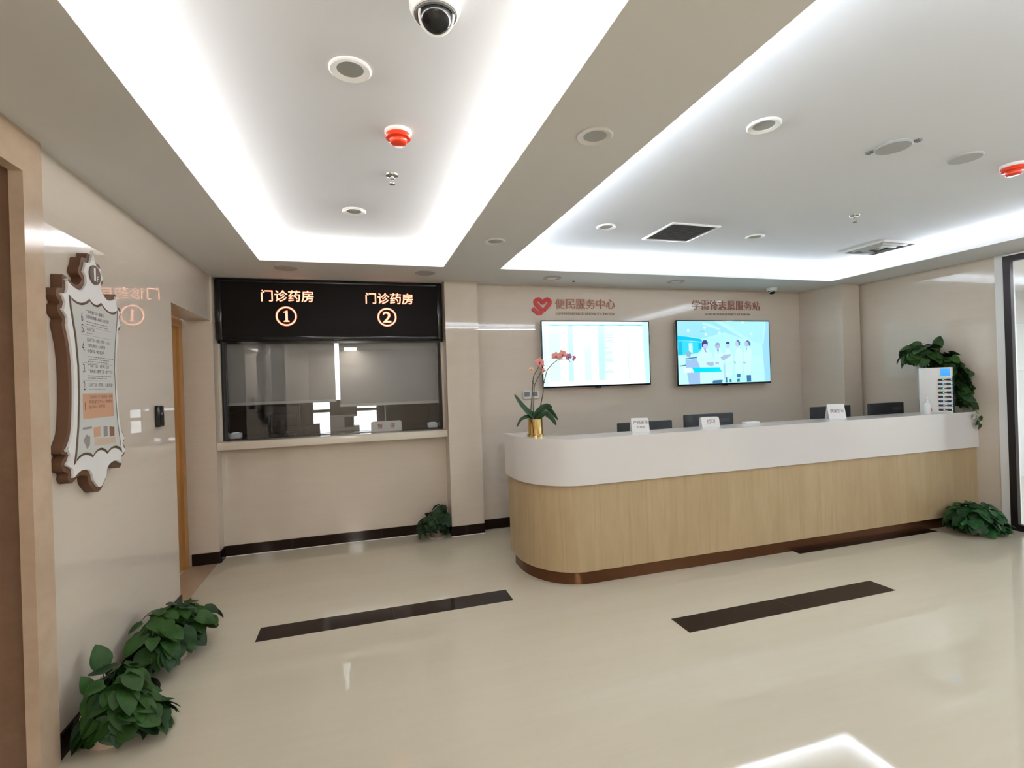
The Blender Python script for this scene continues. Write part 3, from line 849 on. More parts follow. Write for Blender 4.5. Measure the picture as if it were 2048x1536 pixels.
WHITE = (1.25, 1.32, 1.32)
t, S = tv(1.862, 3.172, 1.442, 2.165, 'left wall television showing a white and pale green table')
S.rect(0, 0, 1, 1, WHITE)
S.poly([(0, 0), (0.05, 0), (0.02, 1), (0, 1)], s2l(225, 255, 255))
S.poly([(0.955, 0), (1, 0), (1, 1), (0.94, 1)], s2l(205, 255, 252))
pale, mint, teal = s2l(226, 255, 250), s2l(196, 253, 242), s2l(90, 225, 215)
S.rect(0.055, 0.07, 0.155, 0.94, pale)
S.rect(0.228, 0.07, 0.274, 0.94, mint); S.rect(0.375, 0.07, 0.437, 0.94, pale)
S.rect(0.505, 0.07, 0.565, 0.94, mint)
rnd = random.Random(4)
for i in range(46):
    v = 0.075 + i * 0.0186
    l = 0.565 + rnd.random() ** 2 * 0.11
    S.rect(0.565, v, l, v + 0.0125, mint)
for i in range(46):
    v = 0.072 + i * 0.0186
    S.rect(0.055, v - 0.0010, 0.945, v + 0.0010, s2l(222, 246, 243))
S.rect(0.053, 0.935, 0.945, 0.957, teal)
for u, w in ((0.09, 0.05), (0.25, 0.03), (0.40, 0.03), (0.53, 0.04), (0.70, 0.05), (0.88, 0.04)): S.rect(u, 0.941, u + w, 0.951, s2l(40, 170, 165))
S.rect(0.790, 0.075, 0.795, 0.94, s2l(180, 235, 228)); S.rect(0.943, 0.075, 0.946, 0.94, s2l(190, 240, 235))
S.build(t)

t, S = tv(3.525, 4.862, 1.412, 2.178, 'right wall television showing people in white coats')
def Q(*p):   # picture coordinates of the film still
    out = []
    for x, y in p:
        u = (x - 150) / 1712; out.append((u, 1 - (y - (115 + u * 25)) / (1165 - u * 65)))
    return out
bgc = s2l(182, 250, 252)
S.rect(0, 0, 1, 1, bgc)
S.poly(Q((150, 115), (870, 128), (1560, 520), (1000, 330), (600, 440), (150, 375)), s2l(160, 232, 253))
S.poly(Q((900, 128), (1790, 140), (1720, 540), (1560, 520)), s2l(172, 240, 253))
S.poly(Q((820, 125), (960, 128), (1600, 540), (1520, 545)), s2l(188, 255, 253))
S.poly(Q((600, 135), (720, 160), (930, 260), (920, 300), (600, 180)), s2l(178, 246, 250))
S.poly(Q((620, 150), (700, 170), (915, 268), (905, 285), (620, 172)), s2l(192, 255, 252))
S.poly(Q((1790, 140), (1865, 140), (1860, 1240), (1760, 1240), (1720, 540)), s2l(158, 222, 250))
S.poly(Q((1720, 540), (1780, 140), (1800, 140), (1745, 560)), s2l(190, 252, 253))
for x, y in ((345, 290), (640, 240), (910, 340), (660, 365), (1510, 360), (1350, 150)):
    u, v = Q((x, y))[0]; S.oval(u, v, 0.016, 0.024, s2l(212, 255, 255), 12)
S.poly(Q((540, 305), (600, 298), (660, 318), (600, 312)), s2l(120, 205, 225))
S.poly(Q((150, 380), (330, 405), (560, 445), (600, 500), (400, 480), (150, 470)), s2l(10, 205, 250))
S.poly(Q((150, 470), (560, 500), (560, 700), (150, 745)), s2l(60, 222, 248))
S.poly(Q((345, 520), (412, 520), (412, 700), (345, 700)), s2l(205, 255, 255))
S.poly(Q((160, 490), (230, 490), (230, 740), (160, 740)), s2l(40, 190, 232))
S.poly(Q((520, 520), (575, 520), (575, 640), (520, 640)), s2l(10, 185, 240))
S.poly(Q((150, 745), (520, 720), (520, 1275), (145, 1280)), s2l(196, 252, 252))
S.poly(Q((280, 830), (520, 800), (530, 960), (530, 1270), (330, 1275), (280, 930)), s2l(160, 200, 240))
S.poly(Q((285, 680), (350, 665), (390, 700), (360, 790), (300, 760)), s2l(140, 190, 215))
S.poly(Q((280, 800), (490, 770), (490, 795), (280, 820)), s2l(80, 130, 190))
S.poly(Q((170, 935), (280, 915), (285, 935), (175, 950)), s2l(70, 120, 170))
S.poly(Q((860, 890), (1000, 900), (1000, 1190), (860, 1200)), s2l(172, 228, 240))
def coat(pts, head, hr, facec, hair, hairpts):
    S.poly(Q(*pts), s2l(206, 255, 250))
    u, v = Q(head)[0]
    S.oval(u, v, hr, hr * 1.9, facec)
    S.poly(Q(*hairpts), hair)
skin, hr_ = s2l(196, 205, 250), s2l(58, 72, 140)
coat([(600, 620), (690, 620), (760, 720), (790, 880), (740, 1260), (530, 1265), (540, 960), (485, 830), (510, 700)], (640, 570), 0.031, skin, hr_, [(580, 600), (578, 520), (610, 470), (660, 468), (690, 510), (685, 560), (650, 535), (610, 545), (596, 600)])
S.poly(Q((612, 625), (640, 625), (662, 700), (648, 690)), s2l(110, 130, 190))
coat([(830, 620), (905, 620), (960, 720), (990, 800), (960, 950), (970, 1200), (760, 1250), (780, 900), (810, 700)], (865, 575), 0.027, s2l(178, 190, 235), s2l(150, 165, 205), [(828, 590), (832, 530), (870, 515), (905, 530), (900, 590), (890, 560), (840, 560)])
S.poly(Q((850, 640), (892, 640), (876, 720)), s2l(140, 160, 215))
coat([(1025, 640), (1090, 640), (1140, 740), (1150, 1000), (1110, 1160), (1000, 1160), (1000, 800), (980, 740)], (1057, 570), 0.024, s2l(190, 215, 235), hr_, [(1018, 560), (1025, 515), (1058, 498), (1092, 515), (1096, 560), (1080, 540), (1035, 540)])
coat([(1220, 640), (1270, 610), (1320, 650), (1330, 760), (1310, 1090), (1180, 1100), (1170, 850), (1190, 720)], (1240, 540), 0.025, s2l(185, 205, 235), s2l(95, 110, 165), [(1210, 500), (1250, 465), (1292, 510), (1288, 570), (1262, 580), (1258, 510), (1230, 490)])
coat([(1375, 640), (1450, 600), (1500, 660), (1505, 800), (1480, 1120), (1360, 1120), (1340, 880), (1350, 720)], (1420, 545), 0.026, s2l(178, 198, 232), s2l(95, 110, 165), [(1400, 490), (1450, 478), (1492, 530), (1488, 588), (1458, 580), (1448, 520), (1410, 505)])
S.poly(Q((1400, 640), (1425, 615), (1412, 660), (1395, 680)), s2l(90, 120, 180))
for pts in ([(650, 880), (780, 870), (790, 930), (740, 955), (650, 915)], [(810, 880), (870, 870), (890, 905), (820, 915)], [(910, 790), (1000, 740), (1110, 730), (1100, 770), (960, 850)], [(1155, 860), (1195, 870), (1200, 910), (1170, 900)], [(1335, 870), (1390, 880), (1380, 910), (1340, 900)]):
    S.poly(Q(*pts), s2l(170, 195, 225))
S.poly(Q((240, 975), (385, 972), (432, 1062), (240, 1068)), s2l(228, 255, 255))
S.poly(Q((390, 972), (890, 970), (935, 1052), (435, 1062)), s2l(0, 226, 253))
for pts in ([(765, 1210), (940, 1200), (930, 1258), (750, 1262)], [(1000, 1155), (1025, 1155), (1028, 1250), (990, 1252)], [(1070, 1190), (1105, 1190), (1110, 1245), (1072, 1248)], [(1210, 1100), (1280, 1095), (1275, 1160), (1215, 1165)], [(1212, 1185), (1265, 1180), (1262, 1240), (1212, 1245)], [(1395, 1120), (1480, 1118), (1482, 1240), (1398, 1245)]):
    S.poly(Q(*pts), s2l(60, 120, 170))
S.poly(Q((1500, 780), (1720, 760), (1700, 1240), (1490, 1240)), s2l(192, 254, 252))
S.build(t)

def thermostat(x0, label):
    t = thing('thermostat', label, 'thermostat', (x0 + 0.043, YB, 1.335), 'thermostats on the back wall')
    b = MB(); b.box(x0, x0 + 0.086, YB - 0.014, YB - 0.0002, 1.335, 1.421, 0.003); b.build('housing', M['white_plastic'], t)
    b = MB(); b.box(x0 + 0.012, x0 + 0.074, YB - 0.0155, YB - 0.013, 1.360, 1.411, 0.0005); b.build('display', M['mid_grey'], t)
thermostat(1.668, 'white thermostat, the left one of the pair on the back wall behind the orchid')
thermostat(1.757, 'white thermostat, the right one of the pair on the back wall behind the orchid')

# ================================================================== RECEPTION COUNTER
ctr = thing('reception_counter', 'long reception counter with white upper apron and light oak front', 'reception counter', (3.4, 3.7, 0))
def outline(d=0.0, closed_x=XR - 0.006, n=18, ex=0.40, ey=0.50, xl=1.165, yf=3.372, yb=4.10):
    """outer edge from the wall end round the corner to the back, inset by d"""
    xl, yf = xl + d, yf + d
    pts = [(closed_x, yf)]
    for i in range(n + 1):
        a = pi / 2 * i / n
        pts.append((xl + ex - ex * sin(a), yf + ey - ey * cos(a)))
    pts.append((xl, yb - d * 0.3))
    return pts
def wall_prism(mb, outer, inner, z0, z1, m=None):
    mb.prism(outer + inner[::-1], lambda u, v, d: Vector((u, v, d)), z0, z1, m)
inner_top = outline(0.0, n=18, ex=0.16, ey=0.17, xl=1.42, yf=3.652)
b = MB(); wall_prism(b, outline(0.0), inner_top, 1.045, 1.085)
b.build('counter_top', M['white_gloss'], ctr)
b = MB(); wall_prism(b, outline(0.0), outline(0.03), 0.742, 1.0455)
b.build('apron', M['white_gloss'], ctr)
b = MB(); wall_prism(b, outline(0.022), outline(0.06), 0.10, 0.745)
b.build('front_panel', M['wood'], ctr, label='light oak curved front panel')
b = MB(); wall_prism(b, outline(0.048, yb=4.06), outline(0.075, yb=4.06), 0.0, 0.105)
b.build('plinth', M['plinth'], ctr, label='brown metal plinth')
b = MB(); b.box(1.45, XR - 0.006, 3.66, 4.25, 0.72, 0.75, 0.004); b.build('desk', M['wood'], ctr)
b = MB(); b.box(1.70, XR - 0.006, 3.46, 3.655, 0.75, 0.80); b.build('shelf', M['white_gloss'], ctr)

G = 'computer monitors behind the reception counter'
monitor(2.19, 2.745, 4.02, 1.122, 0.75, 'black monitor behind the counter, its top level with the first white tent sign', G, False)
monitor(2.88, 3.425, 4.02, 1.160, 0.75, 'black monitor with grey badge behind the counter below the right television', G)
monitor(4.385, 4.905, 4.02, 1.166, 0.75, 'black monitor behind the counter half covered by the rightmost white tent sign', G, False)
monitor(5.165, 5.665, 4.02, 1.168, 0.75, 'black monitor with grey badge behind the counter next to the charging station', G)

def tent(xc, y, w, h, rows, label, ang=0.0):
    t = thing('tent_sign', label, 'tent sign', (xc, y, 1.085), 'white tent signs on the counter')
    T_ = Matrix.Translation((xc, y, 1.085)) @ Matrix.Rotation(ang, 4, 'Z')
    b = MB()
    pr = lambda s: (lambda u, v, d: T_ @ Vector((u, s * (0.035 - v * 0.28) + s * d * 1.0, v)))
    rc = lambda: [(-w / 2, 0), (w / 2, 0), (w / 2, h - 0.008), (w / 2 - 0.008, h), (-w / 2 + 0.008, h), (-w / 2, h - 0.008)]
    b.prism(rc(), pr(-1), 0, 0.003); b.build('front_leaf', M['white_plastic'], t)
    b = MB(); b.prism(rc(), pr(1), 0, 0.003); b.build('back_leaf', M['white_plastic'], t)
    b = MB(); fp = lambda u, v, d=0.0: T_ @ Vector((u, -(0.035 - v * 0.28) - 0.0036, v))
    for s, v, tw, th in rows:
        b = MB(); add_text(b, s, fp, 0.004, v, w=tw, h=th, bold=0.004)
        b.build('lettering', M['tent_ink'], t, smooth=False, recalc=False)
tent(2.155, 3.59, 0.142, 0.108, [('产福金瑞', 0.076, 0.116, 0.028), ('办理处', 0.036, 0.070, 0.016)], 'white tent sign with a row of four brown characters, nearest the orchid', radians(-15))
tent(2.80, 3.56, 0.150, 0.086, [('打印', 0.050, 0.068, 0.036)], 'white tent sign with two large brown characters in front of a monitor', radians(-15))
tent(4.20, 3.58, 0.150, 0.135, [('病案打印', 0.072, 0.120, 0.034)], 'rightmost white tent sign, tallest of the three on the counter', radians(-22))
b = MB(); b.box(3.20, 3.34, 3.58, 3.64, 1.085, 1.102, 0.003)
tag(b.build('paper_stack', M['paper']), 'small stack of white paper lying on the counter between two tent signs', 'paper')

# charging station
t = thing('charging_station', 'white charging station with rows of power banks at the right end of the counter', 'charging station', (5.415, 3.515, 1.085))
ST = Matrix.Translation((5.415, 3.515, 0)) @ Matrix.Rotation(radians(-62), 4, 'Z')   # turned towards the lobby
cx0, cx1, cy0, cy1, cz1 = -0.125, 0.125, -0.058, 0.062, 1.525
b = MB(); b.box(cx0, cx1, cy0, cy1, 1.085, cz1, 0.004, tf=ST); b.build('housing', M['white_plastic'], t)
b = MB(); b.box(cx1 - 0.085, cx1 - 0.015, cy0 - 0.004, cy0 + 0.002, cz1 - 0.082, cz1 - 0.012, 0.002, tf=ST); b.build('screen', M['screen_blue'], t)
b = MB(); b.box(cx1 - 0.001, cx1 + 0.006, cy0 + 0.008, cy1 - 0.01, 1.09, cz1 - 0.09, tf=ST); b.build('side_shade_panel', M['charcoal'], t)  # dark sheet painting the shade on the white housing's right side
rnd = random.Random(9)
for k in range(8):
    z = 1.116 + k * 0.0415
    b = MB(); b.box(cx1 - 0.105, cx1 - 0.060, cy0 - 0.010, cy0 + 0.003, z - 0.009, z + 0.009, 0.003, tf=ST); b.box(cx1 - 0.062, cx1 - 0.040, cy0 - 0.006, cy0 + 0.003, z - 0.004, z + 0.004, 0.001, tf=ST); b.box(cx1 - 0.042, cx1 + 0.006, cy0 - 0.010, cy0 + 0.003, z - 0.009, z + 0.009, 0.003, tf=ST)
    pb = b.build('power_bank', M['charcoal'], t)
    for off in (0.064, 0.004):
        c_ = M[rnd.choice(['led_blue', 'led_blue', 'led_blue', 'led_violet', 'led_green'])]
        b = MB(); b.box(cx1 - off - 0.006, cx1 - off + 0.004, cy0 - 0.0125, cy0 - 0.009, z - 0.004, z + 0.005, 0.001, tf=ST); b.build('indicator', c_, pb)

# hand sanitiser
t = thing('pump_bottle', 'clear white hand sanitiser pump bottle in front of the charging station', 'bottle', (5.20, 3.46, 1.085))
x, y = 5.20, 3.46
b = MB(); b.lathe([(0, 0), (0.026, 0), (0.028, 0.004), (0.028, 0.085), (0.022, 0.105), (0.011, 0.116), (0.011, 0.124), (0, 0.124)], 24, (x, y, 1.085)); b.build('bottle', M['white_plastic'], t)
b = MB(); b.lathe([(0, 0.123), (0.013, 0.123), (0.013, 0.14), (0.006, 0.142), (0.006, 0.160), (0.012, 0.162), (0.012, 0.172), (0, 0.172)], 16, (x, y, 1.085)); b.tube([(x, y, 1.085 + 0.167), (x - 0.03, y - 0.012, 1.085 + 0.164), (x - 0.034, y - 0.014, 1.085 + 0.154)], 0.005); b.build('pump', M['white_plastic'], t)
b = MB(); b.box(x + 0.012, x + 0.026, y - 0.0275, y - 0.02, 1.105, 1.135, 0.001); b.build('sticker', M['petal_violet'], t)

# swivel chair behind the counter, one castor in sight
t = thing('office_chair', 'black swivel chair mostly hidden behind the counter, one castor showing at its left end', 'chair', (1.72, 4.62, 0))
cx, cy = 1.72, 4.62
b = MB(); b.box(cx - 0.24, cx + 0.24, cy - 0.24, cy + 0.24, 0.44, 0.52, 0.03, 3); b.build('seat', M['black_matt'], t)
b = MB(); b.box(cx - 0.22, cx + 0.22, cy + 0.22, cy + 0.28, 0.56, 0.92, 0.025, 3); b.build('backrest', M['black_matt'], t)
b = MB(); b.tube([(cx, cy, 0.10), (cx, cy, 0.45)], 0.028, 12); b.tube([(cx, cy + 0.05, 0.45), (cx, cy + 0.27, 0.47), (cx, cy + 0.26, 0.62)], 0.016, 10); b.build('column', M['chrome'], t)
for k in range(5):
    a = radians(176 + 72 * k); r = 0.30
    b = MB(); b.tube([(cx, cy, 0.115), (cx + r * cos(a), cy + r * sin(a), 0.085)], [0.024, 0.016], 8)
    lg = b.build('leg', M['charcoal'], t)
    b = MB(); px, py = cx + r * cos(a), cy + r * sin(a)
    for s in (-1, 1):
        T_ = Matrix.Translation((px - 0.014 * s * sin(a), py + 0.014 * s * cos(a), 0.030)) @ Matrix.Rotation(a, 4, 'Z') @ Matrix.Rotation(pi / 2, 4, 'X')
        b.lathe([(0, -0.009), (0.026, -0.009), (0.030, -0.005), (0.030, 0.005), (0.026, 0.009), (0, 0.009)], 20, (0, 0, 0), T_)
    b.tube([(px, py, 0.03), (px, py, 0.09)], 0.006, 8)
    b.build('castor', M['charcoal'], lg)

# ================================================================== ORCHID
t = thing('potted_orchid', 'pink orchid in a shiny gold pot on the left end of the counter', 'orchid', (1.311, 3.71, 1.085))
OX, OY = 1.311, 3.72
b = MB(); b.lathe([(0, 0), (0.066, 0), (0.066, 0.018), (0.059, 0.020), (0.059, 0.134), (0.061, 0.138), (0.055, 0.138), (0.054, 0.115), (0, 0.115)], 40, (OX, OY, 1.085)); b.build('pot', M['gold'], t)
b = MB(); b.lathe([(0, 0.112), (0.0535, 0.112), (0.0535, 0.122), (0.03, 0.128), (0, 0.130)], 24, (OX, OY, 1.085)); b.build('soil', M['soil'], t)
def spline(pts, k=6):
    out = []; n = len(pts)
    for i in range(n - 1):
        p0, p1, p2, p3 = [Vector(pts[max(0, min(n - 1, i + d))]) for d in (-1, 0, 1, 2)]
        for j in range(k):
            q = j / k
            out.append(0.5 * (2 * p1 + (p2 - p0) * q + (2 * p0 - 5 * p1 + 4 * p2 - p3) * q * q + (3 * p1 - p0 - 3 * p2 + p3) * q ** 3))
    out.append(Vector(pts[-1])); return out
def strap_leaf(name, pts, w, m, fold=0.35):
    path = spline(pts, 6); b = MB(); n = len(path); rows = []
    for i, p in enumerate(path):
        q = i / (n - 1)
        ww = w * (0.55 + 0.9 * q - 1.35 * q * q + 0.1) if q < 0.85 else w * (0.55 + 0.9 * 0.85 - 1.35 * 0.7225 + 0.1) * max(0.0, 1 - (q - 0.85) / 0.15) ** 0.6
        ww = max(ww * 1.5, 0.0015)
        tt = (path[min(i + 1, n - 1)] - path[max(i - 1, 0)]).normalized()
        side = tt.cross(Vector((0, 0, 1)))
        side = Vector((0, -1, 0)) * 0.62 + tt.cross(Vector((0, 1, 0))).normalized() * 0.78
        side = (side - tt * side.dot(tt)).normalized(); nr = side.cross(tt).normalized()
        if nr.z < 0: nr = -nr
        rows.append([p + side * ww * s + nr * abs(s) * ww * fold for s in (-1, -0.5, 0, 0.5, 1)])
    top = [[b.bm.verts.new(v) for v in r] for r in rows]
    for a, c in zip(top, top[1:]):
        for j in range(4): b.bm.faces.new((a[j], a[j + 1], c[j + 1], c[j]))
    o = b.build(name, m, t, angle=80)
    sol = o.modifiers.new('thickness', 'SOLIDIFY'); sol.thickness = 0.003
    return o
v = lambda pts, dy: [(x, OY + dy * (i / (len(pts) - 1)), z) for i, (x, z) in enumerate(pts)]
strap_leaf('leaf', v([(1.311, 1.20), (1.285, 1.245), (1.230, 1.291), (1.177, 1.356), (1.137, 1.419)], -0.03), 0.026, M['orchid_leaf'])
strap_leaf('leaf', v([(1.300, 1.20), (1.318, 1.252), (1.358, 1.297), (1.405, 1.320), (1.446, 1.306)], -0.03), 0.024, M['orchid_leaf'])
strap_leaf('leaf', v([(1.32, 1.20), (1.361, 1.240), (1.392, 1.258), (1.428, 1.228), (1.463, 1.168)], -0.06), 0.024, M['orchid_leaf'])
strap_leaf('leaf', v([(1.30, 1.20), (1.270, 1.233), (1.233, 1.241), (1.182, 1.222), (1.143, 1.168)], -0.05), 0.014, M['orchid_leaf'])
strap_leaf('leaf', v([(1.32, 1.20), (1.350, 1.255), (1.415, 1.300), (1.471, 1.265), (1.522, 1.200)], 0.05), 0.018, M['orchid_leaf'])
STEMS = [[(1.290, 1.20), (1.281, 1.289), (1.295, 1.414), (1.308, 1.548), (1.322, 1.577), (1.343, 1.61), (1.362, 1.645)],
         [(1.300, 1.20), (1.303, 1.278), (1.312, 1.461), (1.335, 1.523), (1.368, 1.581), (1.384, 1.597)],
         [(1.335, 1.20), (1.361, 1.314), (1.386, 1.42), (1.393, 1.497), (1.408, 1.546), (1.431, 1.608), (1.501, 1.67), (1.544, 1.684), (1.592, 1.684), (1.622, 1.664)]]
for i, sp in enumerate(STEMS):
    p = spline([(x, OY + 0.01 - 0.02 * k / len(sp), z) for k, (x, z) in enumerate(sp)], 5)
    b = MB(); b.tube(p, [0.0042 - 0.0024 * j / len(p) for j in range(len(p))], 6)
    for nx, nz in (((1.302, 1.515), (1.304, 1.500)), (), ((1.365, 1.330), (1.397, 1.505)))[i]:
        b.lathe([(0, -0.008), (0.006, -0.003), (0.006, 0.003), (0, 0.008)], 8, (nx, OY, nz))
    b.build('flower_stem', M['orchid_stem'], t)
b = MB(); b.tube([(1.303, OY + 0.02, 1.20), (1.301, OY + 0.022, 1.47)], 0.0025, 6); b.build('support_stake', M['mid_grey'], t)
def flower(x, z, r, m, seed, tilt=0.0, open_=1.0):
    rnd = random.Random(seed); b = MB()
    for k, (ang, ln, wd) in enumerate(((90, 1.0, .42), (210, 1.0, .40), (330, 1.0, .40), (10, 1.0, .60), (170, 1.0, .60))):
        a = radians(ang + rnd.uniform(-12, 12) + tilt); pts = []
        u = Vector((cos(a) * open_, -0.25, sin(a))).normalized(); w = Vector((-sin(a) * open_, 0.05, cos(a)))
        c = Vector((x, OY - 0.012, z))
        rim = []
        for j in range(9):
            q = j / 8; hw = wd * sin(pi * (0.08 + 0.92 * q) ** 0.9) * r if j < 8 else 0.0
            rim.append((c + u * (r * ln * q) + Vector((0, 0.3 * r * q * q, 0)), w * max(hw, 0.0008)))
        A = [b.bm.verts.new(p - d + Vector((0, -0.08 * r, 0))) for p, d in rim]; Bm = [b.bm.verts.new(p) for p, d in rim]; D = [b.bm.verts.new(p + d + Vector((0, -0.08 * r, 0))) for p, d in rim]
        for j in range(8):
            b.bm.faces.new((A[j], Bm[j], Bm[j + 1], A[j + 1])); b.bm.faces.new((Bm[j], D[j], D[j + 1], Bm[j + 1]))
    o = b.build('flower', m, t, angle=80)
    o.modifiers.new('thickness', 'SOLIDIFY').thickness = 0.0012
    b = MB(); b.lathe([(0, -0.3 * r), (0.16 * r, -0.15 * r), (0.2 * r, 0.05 * r), (0, 0.25 * r)], 10, (x, OY - 0.018, z - 0.1 * r)); b.build('lip', M['petal_core'], o)
flower(1.357, 1.664, 0.042, M['petal'], 1); flower(1.376, 1.640, 0.026, M['petal'], 7, 20, 0.5)
flower(1.286, 1.608, 0.026, M['petal_pale'], 2, 0, 0.5); flower(1.386, 1.594, 0.026, M['petal'], 3, 40, 0.5)
flower(1.497, 1.708, 0.040, M['petal'], 4); flower(1.553, 1.720, 0.042, M['petal'], 5, 15)
flower(1.606, 1.702, 0.032, M['petal_violet'], 6, 30, 0.7); flower(1.651, 1.690, 0.024, M['petal_violet'], 8, 50, 0.5)

# ================================================================== POTHOS PLANTS
LEAF_HW = [0.0, 0.30, 0.43, 0.44, 0.38, 0.27, 0.14, 0.0]
LEAF_T = [-0.06, 0.02, 0.16, 0.34, 0.54, 0.74, 0.89, 1.0]
def add_leaf(b, base, d, n, L, rnd, m=None):
    d = d.normalized(); s = d.cross(n)
    if s.length < 1e-4: s = d.cross(Vector((1, 0.3, 0)))
    s.normalize(); n = s.cross(d).normalized()
    curl = rnd.uniform(0.05, 0.4); fold = rnd.uniform(0.05, 0.35); wv = rnd.uniform(0.9, 1.15)
    A, Bm, D = [], [], []; k = b.mi(m)
    for q, hw in zip(LEAF_T, LEAF_HW):
        c = base + d * (L * q) - n * (L * curl * q * q)
        back = -0.13 * L if q <= 0.02 else 0.0
        e = s * max(hw * wv, 0.004) * L
        up = n * fold * hw * L + d * back * (1 if hw > 0.1 else 0)
        A.append(b.bm.verts.new(c - e + up)); Bm.append(b.bm.verts.new(c)); D.append(b.bm.verts.new(c + e + up))
    for j in range(len(LEAF_T) - 1):
        b.bm.faces.new((A[j], Bm[j], Bm[j + 1], A[j + 1])).material_index = k
        b.bm.faces.new((Bm[j], D[j], D[j + 1], Bm[j + 1])).material_index = k

def pothos(name, label, blobs, pot, seed, m, limits, L=(0.07, 0.11), vines=(), extra=(), potm=None, saucer=False, upright=0.25, cat='potted plant', group=None, pale=0):
    """blobs: (centre, radii, number of leaves); pot: (x, y, z, r0, r1, h)"""
    rnd = random.Random(seed)
    px, py, pz, r0, r1, h = pot
    t = thing(name, label, cat, (px, py, pz), group)
    lift = 0.012 if saucer else 0.0
    b = MB(); b.lathe([(0, lift), (r0, lift), (r1, h - 0.02), (r1 + 0.008, h - 0.02), (r1 + 0.008, h), (r1 - 0.006, h), (r1 - 0.008, h - 0.03), (0, h - 0.03)], 32, (px, py, pz)); b.build('pot', potm or M['pot'], t)
    if saucer:
        b = MB(); b.lathe([(0, 0), (r0 + 0.012, 0), (r0 + 0.022, 0.014), (r0 + 0.018, 0.014), (r0 + 0.008, 0.0118), (0, 0.0118)], 32, (px, py, pz)); b.build('saucer', M['white_plastic'], t)
    x0, x1, y0, y1, z0 = limits
    inside = lambda p, e=0.0: x0 + e <= p.x <= x1 - e and y0 + e <= p.y <= y1 - e and p.z >= z0
    b = MB(); st = MB(); root = Vector((px, py, pz + h - 0.02)); nst = 0
    for (c, r, n) in blobs:
        c = Vector(c); k = 0; tries = 0
        while k < n and tries < n * 30:
            tries += 1
            a = rnd.uniform(0, 2 * pi); sz = rnd.uniform(-0.35, 1.0); cr = math.sqrt(max(0, 1 - sz * sz)) if sz > -1 else 0
            o_ = Vector((cr * cos(a), cr * sin(a), sz)); rad = rnd.uniform(0.55, 1.0)
            p = c + Vector((o_.x * r[0], o_.y * r[1], o_.z * r[2])) * rad
            ll = rnd.uniform(*L)
            out = Vector((o_.x / r[0], o_.y / r[1], o_.z / r[2])).normalized()
            d = Vector((o_.x, o_.y, -0.35 + upright * rnd.uniform(-0.3, 1.6))) + Vector((rnd.uniform(-.6, .6), rnd.uniform(-.6, .6), rnd.uniform(-.3, .3)))
            nn = (out + Vector((0, 0, 0.6)) + Vector((rnd.uniform(-.45, .45), rnd.uniform(-.45, .45), rnd.uniform(-.2, .4)))).normalized()
            d = (d - nn * d.dot(nn) * 0.8)
            if d.length < 0.1: continue
            d.normalize()
            tip = p + d * ll; mid = p + d * ll * 0.4
            sw = d.cross(nn).normalized() * ll * 0.46
            if not (inside(p, 0.004) and inside(tip, 0.004) and inside(mid + sw, 0.003) and inside(mid - sw, 0.003) and inside(tip - nn * ll * 0.4)): continue
            add_leaf(b, p, d, nn, ll, rnd, (m if rnd.random() < 0.7 else M['leaf_dark']))
            k += 1
            if k % 3 == 0:
                q = root.lerp(p, 0.5) + Vector((0, 0, 0.03))
                st.tube([root + Vector((rnd.uniform(-.03, .03), rnd.uniform(-.03, .03), 0)), q, p], 0.0022, 5); nst += 1
    for (path, n, ll) in vines:
        pth = spline(path, 8); st.tube(pth, 0.003, 5); nst += 1
        for i in range(n):
            q = pth[min(len(pth) - 1, int((i + 0.5) / n * len(pth)))]
            side = 1 if i % 2 else -1
            for _ in range(20):
                d = Vector((rnd.uniform(-1, 1), rnd.uniform(-1, 0.2), rnd.uniform(-1.0, 0.1))).normalized()
                nn = Vector((rnd.uniform(-.4, .2), -1, rnd.uniform(0, .8))).normalized()
                lq = ll * rnd.uniform(0.75, 1.2); sw = d.cross(nn).normalized() * lq * 0.46
                if inside(q + d * lq, 0.003) and inside(q + d * lq * 0.4 + sw, 0.003) and inside(q + d * lq * 0.4 - sw, 0.003): break
            else: continue
            add_leaf(b, q, d, nn, lq, rnd, M['leaf_pale'] if i >= n - pale else (m if rnd.random() < 0.7 else M['leaf_dark']))
    for (p, d, nn, ll) in extra:
        add_leaf(b, Vector(p), Vector(d), Vector(nn), ll, rnd, m)
        st.tube([root, root.lerp(Vector(p), 0.5) + Vector((0, 0, 0.03)), Vector(p)], 0.0022, 5)
    b.build('foliage', None, t, angle=60, recalc=False)
    st.build('stems', M['stem'], t)
    b = MB(); b.lathe([(0, h - 0.035), (r1 - 0.012, h - 0.035), (r1 - 0.012, h - 0.022), (0, h - 0.015)], 24, (px, py, pz)); b.build('soil', M['soil'], t)
    return t

lim = (XL + 0.034, 3, 2.49, 6, 0.006)
pothos('potted_pothos', 'nearest pothos plant on the floor, against the edge of the marble portal', [((-1.07, 2.64, 0.13), (0.13, 0.17, 0.19), 160), ((-1.02, 2.61, 0.07), (0.15, 0.14, 0.10), 90)], (-1.09, 2.645, 0, 0.075, 0.095, 0.13), 11, M['leaf'], lim, (0.065, 0.115), extra=[((-1.15, 2.72, 0.29), (-0.2, 0.15, 0.9), (0.8, -0.6, 0.2), 0.10), ((-1.15, 2.60, 0.25), (-0.1, -0.1, 0.6), (0.8, -0.5, 0.3), 0.07)], potm=M['pot_cream'])
pothos('potted_pothos', 'second pothos plant along the left wall, in front of the doorway', [((-1.09, 3.28, 0.15), (0.14, 0.27, 0.16), 140), ((-1.04, 3.44, 0.14), (0.17, 0.18, 0.14), 60)], (-1.08, 3.33, 0, 0.085, 0.11, 0.14), 23, M['leaf'], (XL + 0.014, 3, 2.95, 6, 0.006), (0.065, 0.115), potm=M['pot_cream'])
